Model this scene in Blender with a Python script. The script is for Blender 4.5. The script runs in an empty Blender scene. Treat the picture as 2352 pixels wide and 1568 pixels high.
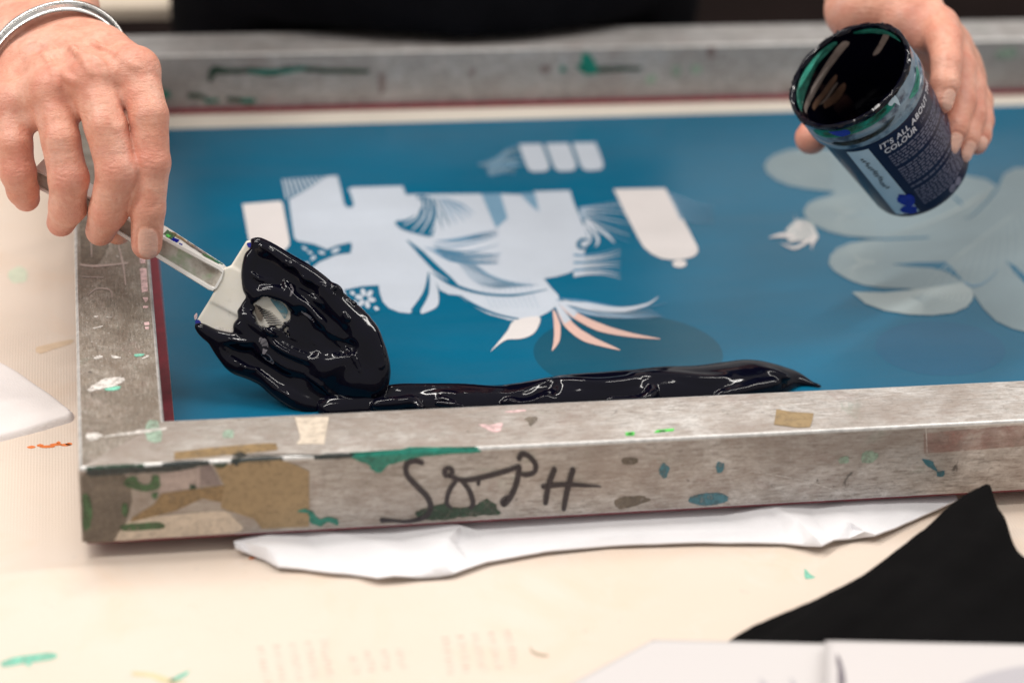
import bpy, bmesh, math, random
import numpy as np
from mathutils import Vector, Matrix
from mathutils.geometry import tessellate_polygon
S = 0.001                      # the scene is laid out in millimetres, built in metres
scene = bpy.context.scene
COL = scene.collection
random.seed(7); rng = np.random.default_rng(7)

# ------------------------------------------------------------------ camera
CP = np.array([13.5564, -895.1929, 575.2971]); PIT, YAW, ROL, FPX = 0.4830239, 0.2018760, 0.0525114, 5194.46
def cam_rows():
    cy, sy = math.cos(YAW), math.sin(YAW)
    f = np.array([sy*math.cos(PIT), cy*math.cos(PIT), -math.sin(PIT)])
    r = np.array([cy, -sy, 0.]); u = np.cross(r, f)
    c, s = math.cos(ROL), math.sin(ROL)
    return np.array([c*r+s*u, -s*r+c*u, f])
RW = cam_rows(); RT, UPV, FW = RW
def ray(x, y): return RW.T @ np.array([(x-1176)/FPX, (784-y)/FPX, 1.])
def G(x, y, z=0.):                      # survey point: where a sight line meets the level z
    d = ray(x, y); return CP + (z-CP[2])/d[2]*d
def GY(x, y, yy=0.):                    # where it meets the upright plane Y = yy
    d = ray(x, y); return CP + (yy-CP[1])/d[1]*d
def U(x, y, dep): return CP + dep*ray(x, y)
cam = bpy.data.cameras.new('camera'); co = bpy.data.objects.new('camera', cam); COL.objects.link(co)
m3 = Matrix((RT, UPV, -FW)).transposed()
co.matrix_world = Matrix.Translation(Vector(CP*S)) @ m3.to_4x4()
cam.sensor_width = 36; cam.lens = FPX/2352*36; cam.clip_end = 50; cam.clip_start = 0.05
cam.dof.use_dof = True; cam.dof.focus_distance = 1.15; cam.dof.aperture_fstop = 3.8; cam.dof.aperture_blades = 8
scene.camera = co

# ------------------------------------------------------------------ helpers
def arr(p): return np.asarray(p, float)
def link(o, parent=None):
    COL.objects.link(o)
    if parent is not None: o.parent = parent
    return o
def mesh_obj(name, V, F, mats, parent=None, smooth=False, fm=None, auto=None):
    me = bpy.data.meshes.new(name)
    V = arr(V)*S
    me.from_pydata(V.tolist(), [], [list(map(int, f)) for f in F])
    for m in (mats if isinstance(mats, (list, tuple)) else [mats]): me.materials.append(m)
    if fm is not None: me.polygons.foreach_set('material_index', np.asarray(fm, np.int32))
    me.polygons.foreach_set('use_smooth', np.full(len(me.polygons), smooth))
    me.update(); me.validate()
    if auto is not None:
        me.polygons.foreach_set('use_smooth', np.full(len(me.polygons), True)); me.set_sharp_from_angle(angle=math.radians(auto))
    return link(bpy.data.objects.new(name, me), parent)
class MB:                                # collects pieces of one mesh
    def __init__(s): s.V = []; s.F = []; s.M = []
    def add(s, V, F, m=0):
        n = len(s.V); s.V += [list(map(float, v)) for v in V]; s.F += [[n+i for i in f] for f in F]; s.M += [m]*len(F); return s
    def build(s, name, mats, parent=None, **k): return mesh_obj(name, s.V, s.F, mats, parent, fm=s.M, **k)
def thing(name, loc, label, cat, group=None):
    o = bpy.data.objects.new(name, None); o.empty_display_size = .02; COL.objects.link(o); o.location = Vector(arr(loc)*S)
    return tag(o, label, cat, group)
def tag(o, label, cat, group=None):
    o['label'] = label; o['category'] = cat
    if group: o['group'] = group
    return o
def under(child, root):                  # parent keeping the world place (meshes hold world coordinates)
    child.parent = root; child.matrix_parent_inverse = Matrix.Translation(-root.location); return child
def cr(P, n=8, closed=False):            # Catmull-Rom through points
    P = arr(P); N = len(P); out = []
    segs = N if closed else N-1
    for i in range(segs):
        if closed: a, b, c, d = P[(i-1) % N], P[i], P[(i+1) % N], P[(i+2) % N]
        else: a, b, c, d = P[max(i-1, 0)], P[i], P[i+1], P[min(i+2, N-1)]
        for k in range(n):
            t = k/n
            out.append(.5*((2*b)+(c-a)*t+(2*a-5*b+4*c-d)*t*t+(3*b-a-3*c+d)*t**3))
    if not closed: out.append(P[-1])
    return arr(out)
def fill(P3):                            # triangles filling a flat outline
    return [list(t) for t in tessellate_polygon([[Vector(p) for p in P3]])]
def stroke2(P, W, n=8):                  # outline of a stroke with varying width, 2-D
    P = cr(P, n); t = np.linspace(0, 1, len(P)); w = np.interp(t, np.linspace(0, 1, len(W)), W)/2
    d = np.gradient(P, axis=0); d /= np.linalg.norm(d, axis=1)[:, None]+1e-9
    nrm = np.stack([-d[:, 1], d[:, 0]], 1)
    return P+nrm*w[:, None], P-nrm*w[:, None]
def strip_faces(n): return [[i, i+1, n+i+1, n+i] for i in range(n-1)]
def ragged(P, amp, n=5, seed=0):         # uneven edge for paint blots
    r = np.random.default_rng(seed); Q = cr(P, n, True); c = Q.mean(0)
    k = r.normal(0, amp, len(Q)); k = (k+np.roll(k, 1)+np.roll(k, -1))/2
    return c+(Q-c)*(1+k[:, None])

# --- signed distance fields and surface nets
class Grid:
    def __init__(s, lo, hi, h):
        s.lo = arr(lo); s.h = h; s.n = np.ceil((arr(hi)-s.lo)/h).astype(int)+1
        s.F = np.full(s.n, 12., np.float32)
    def sub(s, lo, hi):
        a = np.clip(np.floor((arr(lo)-s.lo)/s.h).astype(int), 0, s.n); b = np.clip(np.ceil((arr(hi)-s.lo)/s.h).astype(int)+1, 0, s.n)
        if np.any(b <= a): return None, None
        sl = tuple(slice(i, j) for i, j in zip(a, b))
        ax = [(s.lo[i]+s.h*np.arange(a[i], b[i])).astype(np.float32) for i in range(3)]
        return sl, np.meshgrid(*ax, indexing='ij')
    def smin(s, sl, d, k):
        f = s.F[sl]
        if k <= 0: s.F[sl] = np.minimum(f, d); return
        hh = np.clip(.5+.5*(f-d)/k, 0, 1); s.F[sl] = f*(1-hh)+d*hh-k*hh*(1-hh)
    def smax(s, sl, d, k):
        f = s.F[sl]; hh = np.clip(.5-.5*(f-d)/k, 0, 1); s.F[sl] = f*(1-hh)+d*hh+k*hh*(1-hh)
    def cone(s, a, b, ra, rb, k=3., flat=None):   # tapered capsule; flat=(axis, factor) squashes it across an axis
        a, b = arr(a), arr(b); m = max(ra, rb)+k+4
        sl, X = s.sub(np.minimum(a, b)-m, np.maximum(a, b)+m)
        if sl is None: return s
        p = [X[i]-a[i] for i in range(3)]; ab = b-a; L2 = ab@ab+1e-9
        t = np.clip((p[0]*ab[0]+p[1]*ab[1]+p[2]*ab[2])/L2, 0, 1)
        q = [p[i]-t*ab[i] for i in range(3)]
        d2 = q[0]**2+q[1]**2+q[2]**2
        if flat is not None:
            ax, fc = flat; e = q[0]*ax[0]+q[1]*ax[1]+q[2]*ax[2]; d2 = d2+e*e*(fc*fc-1)
        s.smin(sl, np.sqrt(d2)-(ra+(rb-ra)*t), k); return s
    def chain(s, P, Rr, k=3., flat=None):
        for i in range(len(P)-1): s.cone(P[i], P[i+1], Rr[i], Rr[i+1], k, flat)
        return s
    def cut(s, a, b, ra, rb, k=1.5):
        a, b = arr(a), arr(b); m = max(ra, rb)+k+2
        sl, X = s.sub(np.minimum(a, b)-m, np.maximum(a, b)+m)
        if sl is None: return s
        p = [X[i]-a[i] for i in range(3)]; ab = b-a; L2 = ab@ab+1e-9
        t = np.clip((p[0]*ab[0]+p[1]*ab[1]+p[2]*ab[2])/L2, 0, 1)
        d = np.sqrt(sum((p[i]-t*ab[i])**2 for i in range(3)))-(ra+(rb-ra)*t)
        s.smax(sl, -d, k); return s
    def mesh(s):
        F = s.F; n = np.array(F.shape)-1; ins = F < 0
        cs = [(i, j, k) for i in (0, 1) for j in (0, 1) for k in (0, 1)]
        def c(A, o): return A[o[0]:o[0]+n[0], o[1]:o[1]+n[1], o[2]:o[2]+n[2]]
        tot = sum(c(ins, o).astype(np.int8) for o in cs)
        idx = np.argwhere((tot > 0) & (tot < 8))
        vid = np.full(n, -1, np.int64); vid[tuple(idx.T)] = np.arange(len(idx))
        acc = np.zeros((len(idx), 3)); cnt = np.zeros(len(idx))
        for ax in range(3):
            for o in cs:
                if o[ax]: continue
                o2 = list(o); o2[ax] = 1
                fa = F[idx[:, 0]+o[0], idx[:, 1]+o[1], idx[:, 2]+o[2]]; fb = F[idx[:, 0]+o2[0], idx[:, 1]+o2[1], idx[:, 2]+o2[2]]
                m = (fa < 0) != (fb < 0); t = np.where(m, fa/np.where(m, fa-fb, 1), 0)
                pos = np.tile(arr(o), (len(idx), 1)); pos[:, ax] += t
                acc[m] += pos[m]; cnt[m] += 1
        V = s.lo+s.h*(idx+acc/np.maximum(cnt, 1)[:, None])
        Q = []
        for ax in range(3):
            b, d = (ax+1) % 3, (ax+2) % 3
            sa = [slice(None)]*3; sb = [slice(None)]*3; sa[ax] = slice(0, -1); sb[ax] = slice(1, None)
            ch = ins[tuple(sa)] != ins[tuple(sb)]; e = np.argwhere(ch)
            e = e[(e[:, b] > 0) & (e[:, d] > 0) & (e[:, b] < n[b]) & (e[:, d] < n[d])]
            g = []
            for ob, od in ((1, 1), (0, 1), (0, 0), (1, 0)):
                q = e.copy(); q[:, b] -= ob; q[:, d] -= od; g.append(vid[tuple(q.T)])
            q = np.stack(g, 1); st = ins[tuple(e.T)]
            q[~st] = q[~st][:, ::-1]; Q.append(q)
        return V, np.concatenate(Q)
def relax(V, F, it=2, lam=.5):
    F = np.asarray(F)
    for _ in range(it):
        A = np.zeros_like(V); c = np.zeros(len(V))
        for k in range(4):
            for s_ in (1, 3): np.add.at(A, F[:, k], V[F[:, (k+s_) % 4]]); np.add.at(c, F[:, k], 1)
        V = V+lam*(A/np.maximum(c, 1)[:, None]-V)
    return V
def sd_poly(X, Y, P):                    # signed distance to a 2-D polygon (negative inside)
    P = arr(P); d = np.full(X.shape, 1e9); ins = np.zeros(X.shape, bool)
    for i in range(len(P)):
        a, b = P[i], P[(i+1) % len(P)]; e = b-a
        wx, wy = X-a[0], Y-a[1]; t = np.clip((wx*e[0]+wy*e[1])/(e@e+1e-12), 0, 1)
        d = np.minimum(d, (wx-e[0]*t)**2+(wy-e[1]*t)**2)
        c = ((a[1] <= Y) & (b[1] > Y)) | ((b[1] <= Y) & (a[1] > Y))
        with np.errstate(divide='ignore', invalid='ignore'): xi = a[0]+(Y-a[1])*e[0]/(e[1] if e[1] else 1e-9)
        ins ^= c & (X < xi)
    d = np.sqrt(d); return np.where(ins, -d, d)
def sd_line(X, Y, P):
    P = arr(P); d = np.full(X.shape, 1e9); tt = np.zeros(X.shape); N = len(P)-1
    for i in range(N):
        a, b = P[i], P[i+1]; e = b-a; wx, wy = X-a[0], Y-a[1]; t = np.clip((wx*e[0]+wy*e[1])/(e@e+1e-12), 0, 1)
        q = np.sqrt((wx-e[0]*t)**2+(wy-e[1]*t)**2); m = q < d; d = np.where(m, q, d); tt = np.where(m, (i+t)/N, tt)
    return d, tt
def vnoise(X, Y, sc, seed):              # smooth value noise, -1..1
    r = np.random.default_rng(seed); T = r.uniform(-1, 1, (64, 64)); x, y = X/sc, Y/sc
    i, j = np.floor(x).astype(int), np.floor(y).astype(int); u, v = x-i, y-j; u = u*u*(3-2*u); v = v*v*(3-2*v)
    g = lambda a, b: T[a % 64, b % 64]
    return (g(i, j)*(1-u)+g(i+1, j)*u)*(1-v)+(g(i, j+1)*(1-u)+g(i+1, j+1)*u)*v

# ------------------------------------------------------------------ materials
class NT:
    def __init__(s, name):
        s.m = bpy.data.materials.new(name); s.m.use_nodes = True; s.t = s.m.node_tree
        s.b = s.t.nodes['Principled BSDF']; s.tc = None
    def n(s, kind, **kw):
        o = s.t.nodes.new(kind)
        for k, v in kw.items():
            if k[0] == '_': setattr(o, k[1:], v)
        return o
    def l(s, a, b): s.t.links.new(a, b)
    def coord(s, scale=(1, 1, 1), rot=(0, 0, 0), src='Object'):
        if s.tc is None: s.tc = s.n('ShaderNodeTexCoord')
        mp = s.n('ShaderNodeMapping'); mp.inputs['Scale'].default_value = scale; mp.inputs['Rotation'].default_value = rot
        s.l(s.tc.outputs[src], mp.inputs['Vector']); return mp.outputs[0]
    def noise(s, scale, detail=4, rough=.55, vec=None, dist=0.):
        o = s.n('ShaderNodeTexNoise'); o.inputs['Scale'].default_value = scale; o.inputs['Detail'].default_value = detail
        o.inputs['Roughness'].default_value = rough; o.inputs['Distortion'].default_value = dist
        s.l(vec if vec is not None else s.coord(), o.inputs['Vector']); return o.outputs['Fac']
    def ramp(s, fac, stops):
        o = s.n('ShaderNodeValToRGB'); e = o.color_ramp.elements
        while len(e) < len(stops): e.new(.5)
        for i, (p, c) in enumerate(stops):
            e[i].position = p; e[i].color = (*c, 1) if hasattr(c, '__len__') else (c, c, c, 1)
        s.l(fac, o.inputs['Fac']); return o.outputs['Color']
    def mix(s, fac, a, b, mode='MIX'):
        o = s.n('ShaderNodeMix'); o.data_type = 'RGBA'; o.blend_type = mode
        for sock, v in ((o.inputs['Factor'], fac), (o.inputs['A'] if False else o.inputs[6], a), (o.inputs[7], b)):
            if hasattr(v, 'is_output'): s.l(v, sock)
            elif hasattr(v, '__len__'): sock.default_value = (*v, 1)
            else: sock.default_value = v
        return o.outputs[2]
    def base(s, v):
        if hasattr(v, 'is_output'): s.l(v, s.b.inputs['Base Color'])
        else: s.b.inputs['Base Color'].default_value = (*v, 1)
    def set(s, **kw):
        for k, v in kw.items():
            i = s.b.inputs[k.replace('_', ' ')]
            if hasattr(v, 'is_output'): s.l(v, i)
            else: i.default_value = v
    def bump(s, h, dist=.0005, strength=.5, prev=None):
        o = s.n('ShaderNodeBump'); o.inputs['Distance'].default_value = dist; o.inputs['Strength'].default_value = strength
        s.l(h, o.inputs['Height'])
        if prev is not None: s.l(prev, o.inputs['Normal'])
        s.l(o.outputs[0], s.b.inputs['Normal']); return o.outputs[0]
def simple(name, c, rough=.5, var=.12, scale=120, metal=0., spec=.5, bump=0., wear=0., wscale=300):
    """plain coat with tone variation; wear lets the surface below show through in specks"""
    t = NT(name); nz = t.noise(scale, 6, .65)
    col = t.ramp(nz, [(.25, tuple(x*(1-var*1.3) for x in c)), (.5, c), (.75, tuple(min(1, x*(1+var*1.3)) for x in c))])
    t.base(col); t.set(Roughness=rough, Metallic=metal); t.b.inputs['Specular IOR Level'].default_value = spec
    if bump: t.bump(nz, bump, .6)
    if wear > .9: t.set(Alpha=t.ramp(t.noise(90, 6, .7, None, .4), [(.3, .12), (.7, .62)]))
    elif wear: t.set(Alpha=t.ramp(t.noise(wscale, 6, .7, None, .4), [(max(0, .5-.17-.2*(1-wear)*2+.0), 0. if wear > .3 else .25), (.5+.12*wear, 1.)]))
    return t.m
def metal_mat(name, along, tint=(.46, .445, .42), grime=(.30, .265, .22), dirt=.5, seed=0, pale=(.62, .60, .58)):
    t = NT(name); t.tc = t.n('ShaderNodeTexCoord')
    def vec(k, st=(1, 1, 1)):
        m = t.n('ShaderNodeMapping'); m.inputs['Location'].default_value = (seed*.37+k*.9, seed*.71-k*.4, seed*.13+k*.3); m.inputs['Scale'].default_value = st
        t.l(t.tc.outputs['Object'], m.inputs['Vector']); return m.outputs[0]
    lng = (lambda f: (f, 1, 1)) if along == 'y' else (lambda f: (1, f, f))          # stretched along the bar
    mid = t.noise(110, 8, .68, vec(1, lng(2.2)), .5); big = t.noise(26, 8, .66, vec(2), 1.2); sc = t.noise(130, 6, .72, vec(3, lng(7))); fine = t.noise(650, 4, .65, vec(4, lng(1.6)))
    c = t.mix(t.ramp(mid, [(.36, 0.), (.62, 1.)]), grime, tint)
    c = t.mix(t.ramp(big, [(.40, 0.), (.60, min(1, dirt*1.3))]), c, tuple(x*.66 for x in grime))
    c = t.mix(t.ramp(t.noise(52, 8, .72, vec(5), 1.), [(.55, 0.), (.63, .5)]), c, pale)
    c = t.mix(t.ramp(t.noise(38, 8, .7, vec(6), 1.), [(.56, 0.), (.66, .38)]), c, (.36, .255, .235))
    c = t.mix(t.ramp(t.noise(44, 8, .7, vec(7), 1.), [(.60, 0.), (.68, .34)]), c, (.22, .31, .25))
    c = t.mix(t.ramp(sc, [(.55, 0.), (.66, .62)]), c, tuple(min(1, x*1.12) for x in pale))
    c = t.mix(t.ramp(sc, [(.34, .85), (.47, 0.)]), c, tuple(x*.42 for x in grime))
    c = t.mix(t.ramp(t.noise(17, 7, .7, vec(11, lng(1.5)), 1.5), [(.42, 0.), (.60, dirt*1.1)]), c, (grime[0]*.62, grime[1]*.56, grime[2]*.52))
    c = t.mix(t.ramp(fine, [(.30, .6), (.42, 0.)]), c, (.14, .125, .11)); c = t.mix(t.ramp(fine, [(.60, 0.), (.70, .5)]), c, (.70, .68, .66))
    c = t.mix(t.ramp(t.noise(95, 6, .68, vec(8), .8), [(.66, 0.), (.70, .85)]), c, (.07, .065, .06))
    c = t.mix(t.ramp(t.noise(85, 6, .68, vec(9), .8), [(.68, 0.), (.71, .8)]), c, (.72, .69, .66))
    if along == 'x' and seed == 1:                            # the end by the corner is dirtier
        sx = t.n('ShaderNodeSeparateXYZ'); t.l(t.tc.outputs['Object'], sx.inputs[0]); ad = t.n('ShaderNodeMath'); ad.operation = 'MULTIPLY_ADD'; ad.inputs[1].default_value = .22; t.l(t.noise(30, 6, .7, vec(12), 1.), ad.inputs[0]); t.l(sx.outputs[0], ad.inputs[2])
        c = t.mix(t.ramp(ad.outputs[0], [(.14, .55), (.42, 0.)]), c, (.20, .165, .13))
        c = t.mix(t.ramp(t.noise(9, 6, .6, vec(13, lng(2)), 1.), [(.45, 0.), (.62, .45)]), c, (.27, .21, .175))
    t.base(c)
    t.set(Metallic=t.ramp(mid, [(.4, .1), (.7, .5)]), Roughness=t.ramp(big, [(.3, .32), (.7, .58)]))
    t.bump(sc, .0003, .6, t.bump(fine, .00025, .5))
    return t.m
M = {}
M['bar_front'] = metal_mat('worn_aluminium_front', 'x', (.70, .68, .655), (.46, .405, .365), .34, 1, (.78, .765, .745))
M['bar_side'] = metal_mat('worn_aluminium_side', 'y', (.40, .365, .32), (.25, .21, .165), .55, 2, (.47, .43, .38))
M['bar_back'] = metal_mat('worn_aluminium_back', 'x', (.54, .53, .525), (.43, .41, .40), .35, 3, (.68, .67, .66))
M['bare_highlight'] = simple('bare_highlight_aluminium', (.66, .65, .635), .42, .22, 260, .7)
M['glue'] = simple('red_screen_glue', (.175, .012, .024), .35, .25, 150)
M['tan_tape'] = simple('tan_packing_tape', (.33, .235, .125), .38, .08, 90, bump=.0001, wear=0.3)
M['dark_tape'] = simple('darker_tan_tape', (.27, .18, .085), .38, .2, 120, wear=0.4)
M['grey_tape'] = simple('grey_mauve_tape', (.24, .19, .18), .45, .15, 120, wear=0.25)
M['pink_tape'] = simple('faded_pink_tape', (.42, .34, .31), .5, .12, 120, wear=0.2)
M['cream_tape'] = simple('cream_paper_tape', (.62, .53, .43), .55, .12, 140, wear=0.25)
M['grime'] = simple('brown_grime', (.165, .135, .105), .6, .3, 90, wear=0.6)
M['green_ink'] = simple('dry_green_ink', (.055, .125, .050), .4, .3, 150, wear=0.55)
M['teal_ink'] = simple('dry_teal_ink', (.012, .20, .145), .28, .3, 150, bump=.0004, wear=0.15)
M['dark_ink'] = simple('dry_dark_ink', (.025, .035, .035), .35, .3, 200, wear=0.3)
M['blue_ink'] = simple('dry_blue_ink', (.06, .19, .24), .4, .25, 160, wear=0.6)
M['navy_ink'] = simple('wet_navy_ink', (.012, .018, .27), .2, .3, 160)
M['pale_green'] = simple('pale_green_ink', (.33, .45, .35), .5, .2, 160, wear=0.8)
M['neon_green'] = simple('bright_green_ink', (.10, .62, .10), .4, .15, 160)
M['pink_ink'] = simple('pale_pink_ink', (.72, .50, .50), .5, .12, 150, wear=0.5)
M['red_ink'] = simple('red_stain', (.40, .20, .17), .5, .4, 120, wear=0.95)
M['orange_ink'] = simple('orange_ink', (.80, .20, .04), .5, .2, 200)
M['white_ink'] = simple('white_ink_splash', (.74, .70, .66), .4, .08, 150, wear=0.7)
M['marker'] = simple('black_marker', (.022, .015, .020), .4, .4, 260, wear=0.08)
M['mint_ink'] = simple('mint_green_ink', (.20, .56, .42), .5, .25, 120, wear=0.5)
M['dkgreen'] = simple('scrubbed_dark_green_ink', (.02, .055, .03), .45, .4, 200, wear=0.6)
# ------------------------------------------------------------------ table
TZ = -8.
def table_mat():
    t = NT('cream_canvas_cover')
    c = t.ramp(t.noise(7, 4, .55), [(.3, (.72, .60, .50)), (.7, (.75, .645, .56))])
    c = t.mix(t.ramp(t.noise(13, 5, .6, None, .5), [(.52, 0.), (.72, .38)]), c, (.76, .52, .35))
    c = t.mix(t.ramp(t.noise(90, 4, .7), [(.66, 0.), (.78, .35)]), c, (.50, .44, .40))
    wv = t.n('ShaderNodeTexWave'); wv.inputs['Scale'].default_value = 210; wv.inputs['Distortion'].default_value = .6; wv.inputs['Detail'].default_value = 2
    t.l(t.coord(), wv.inputs['Vector'])
    wv2 = t.n('ShaderNodeTexWave'); wv2.bands_direction = 'Y'; wv2.inputs['Scale'].default_value = 210; wv2.inputs['Distortion'].default_value = .6
    t.l(t.coord(), wv2.inputs['Vector'])
    c = t.mix(t.ramp(wv.outputs['Fac'], [(.0, .04), (.5, 0.)]), c, (.55, .42, .28))
    c = t.mix(t.ramp(t.noise(55, 7, .75, None, .8), [(.62, 0.), (.72, .30)]), c, (.66, .50, .40))
    c = t.mix(t.ramp(t.noise(33, 6, .7, t.coord((1, 2, 1)), 1.), [(.64, 0.), (.74, .3)]), c, (.60, .62, .52))
    c = t.mix(t.ramp(t.noise(260, 4, .7), [(.70, 0.), (.76, .5)]), c, (.45, .36, .32))
    c = t.mix(t.ramp(t.noise(19, 7, .7, None, 1.2), [(.58, 0.), (.70, .4)]), c, (.76, .665, .60))
    t.base(c); t.set(Roughness=.85)
    t.bump(wv2.outputs['Fac'], .0002, .4, t.bump(wv.outputs['Fac'], .0002, .35)); return t.m
M['canvas'] = table_mat()
tb = MB()
X0, X1, Y0, Y1 = -900, 1500, -620, 572
tb.add([(X0, Y0, TZ), (X1, Y0, TZ), (X1, Y1, TZ), (X0, Y1, TZ), (X0, Y0, TZ-40), (X1, Y0, TZ-40), (X1, Y1, TZ-40), (X0, Y1, TZ-40)],
       [(0, 1, 2, 3), (7, 6, 5, 4), (0, 4, 5, 1), (1, 5, 6, 2), (2, 6, 7, 3), (3, 7, 4, 0)])
tmats = [M['canvas'], M['mint_ink'], M['orange_ink'], simple('ochre_smear', (.62, .55, .33), .7), simple('faint_ghost_print', (.73, .61, .53), .8, .06, wear=.5, wscale=200),
         simple('faint_green_stain', (.62, .66, .52), .8, .1), simple('brown_smear', (.40, .33, .24), .7), simple('faint_tan_stain', (.68, .52, .37), .8, .1)]
def tdecal(pts, m, lift=.12, rag=.05, seed=1):
    P = ragged(pts, rag, 5, seed) if rag else arr(pts)
    V = [G(x, y, TZ+lift) for x, y in P]; tb.add(V, fill(V), m)
tdecal([(2, 1520), (30, 1508), (70, 1502), (110, 1497), (130, 1500), (128, 1512), (95, 1518), (72, 1522), (70, 1534), (55, 1524), (20, 1530), (3, 1530)], 1, rag=.03)
tdecal([(390, 1560), (420, 1543), (436, 1538), (430, 1549), (405, 1563), (392, 1567)], 1)
tdecal([(310, 1542), (350, 1545), (400, 1560), (430, 1568), (380, 1568), (345, 1554), (308, 1550)], 3)
tdecal([(1848, 1305), (1862, 1318), (1872, 1325), (1850, 1328)], 1)
for i, (x, y, w) in enumerate([(72, 1026, 10), (92, 1022, 8), (108, 1025, 18), (128, 1020, 14), (150, 1021, 12), (134, 1016, 5), (158, 1019, 8), (585, 1278, 9), (577, 1281, 6)]):
    tdecal([(x-w, y), (x, y-3), (x+w, y-1), (x+w*.7, y+2), (x-w*.4, y+3)], 2, seed=i)
tdecal([(20, 625), (45, 612), (62, 625), (60, 645), (40, 650), (22, 645)], 5)
tdecal([(80, 800), (110, 790), (160, 780), (165, 788), (120, 803), (90, 812)], 7, seed=4)
tdecal([(1218, 1483), (1224, 1492), (1240, 1499), (1260, 1503), (1255, 1507), (1235, 1505), (1220, 1496)], 6, rag=.02)
for bx, by, n, rows in ((590, 1484, 5, 9), (1012, 1462, 5, 9), (800, 1500, 4, 5)):
    for c in range(n):
        for r in range(rows):
            x = bx+c*36+r*2+random.uniform(-2, 2); y = by+r*10-c*4
            tdecal([(x, y), (x+random.uniform(12, 22), y-1), (x+18, y+5), (x+1, y+5)], 4, .1, 0)
tb.build('table_top', tmats)['kind'] = 'structure'
fl = MB(); fl.add([(-4000, -3000, -780), (4500, -3000, -780), (4500, 4500, -780), (-4000, 4500, -780)], [(0, 1, 2, 3)])
M['floor'] = simple('dark_brown_floor', (.016, .009, .008), .8, .3, 6, spec=.05)
fl.build('floor', M['floor'])['kind'] = 'structure'
# a second cream covered table beyond, seen past the worker
a = G(205, 52, TZ); b = G(436, 44, TZ)
st = MB(); y0 = a[1]+34; x1 = 175.
st.add([(-900, y0, TZ), (x1, y0-4, TZ), (x1, y0+700, TZ), (-900, y0+700, TZ), (-900, y0, TZ-9), (x1, y0-4, TZ-9), (x1, y0+700, TZ-9), (-900, y0+700, TZ-9)],
       [(0, 1, 2, 3), (0, 4, 5, 1), (1, 5, 6, 2), (2, 6, 7, 3), (3, 7, 4, 0)])
st.build('table_beyond', simple('cream_cover_beyond', (.66, .56, .45), .85, .08, 20))['kind'] = 'structure'

# ------------------------------------------------------------------ printing screen
H, W, D, LX = 40.5, 40., 522., 760.
scr = thing('printing_screen', (0, 0, 0), 'worn ink stained aluminium printing screen with blue mesh and white artwork on the cream table', 'printing screen')
def bar(name, p0, p1, inw, mat, mit=(1, 1)):
    """square tube from p0 to p1 along its outer edge; inw points to the inside; mitred ends"""
    p0, p1, inw = arr(p0), arr(p1), arr(inw); u = (p1-p0)/np.linalg.norm(p1-p0); r = 1.6; n = 5; prof = []
    for cx, cz, a0 in ((W-r, H-r, 0), (r, H-r, 90), (r, r, 180), (W-r, r, 270)):
        for k in range(n+1):
            a = math.radians(a0+90*k/n); prof.append((cx+r*math.cos(a), cz+r*math.sin(a)))
    V = []; N = len(prof)
    for end, s in ((p0, 1), (p1, -1)):
        for (q, z) in prof: V.append(end+inw*q+u*s*(q+.06)+np.array([0, 0, z]))
    F = [[i, (i+1) % N, N+(i+1) % N, N+i] for i in range(N)]+[list(range(N))[::-1], list(range(N, 2*N))]
    fm = [0]*len(F)
    for i in range(N):                                     # worn edges in bare metal, a brighter material that paints in their highlight
        if (prof[i][1] > H-1.5 or (prof[i][1] < 1.5 and prof[i][0] < 2)) and i % (n+1) not in (n,): fm[i] = 1
    o = mesh_obj(name, V, F, [mat, M['bare_highlight']], fm=fm, auto=50); under(o, scr); return o
b_f = bar('frame_bar', (0, 0, 0), (LX, 0, 0), (0, 1, 0), M['bar_front'])
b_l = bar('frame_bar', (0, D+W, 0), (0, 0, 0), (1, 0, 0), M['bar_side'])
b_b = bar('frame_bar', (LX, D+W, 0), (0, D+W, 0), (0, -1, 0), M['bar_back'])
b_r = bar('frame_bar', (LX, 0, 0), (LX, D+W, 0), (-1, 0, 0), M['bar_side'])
b_f['label'] = 'front bar with handwriting and tape'; b_l['label'] = 'left bar with brown grime'; b_b['label'] = 'far bar with green ink smears'
def sub(o, par): return under(o, scr) if par is None else (setattr(o, 'parent', par), setattr(o, 'matrix_parent_inverse', Matrix.Identity(4)), o)[-1]
# red glue: strips on the mesh inside the bars and a thin lip under them
g = MB()
def slab(mb, x0, x1, y0, y1, z0, z1, m=0):
    mb.add([(x0, y0, z0), (x1, y0, z0), (x1, y1, z0), (x0, y1, z0), (x0, y0, z1), (x1, y0, z1), (x1, y1, z1), (x0, y1, z1)],
           [(3, 2, 1, 0), (4, 5, 6, 7), (0, 1, 5, 4), (1, 2, 6, 5), (2, 3, 7, 6), (3, 0, 4, 7)], m)
slab(g, 2.2, LX-.6, 1.3, D+W-.6, -1.0, -.02)
MZ = .15
slab(g, W-.5, W+7., W, D, 0, MZ+.35); slab(g, W+7., LX-W, D-4.5, D+.5, 0, MZ+2.4)
under(g.build('glue_line', M['glue']), scr)
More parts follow.
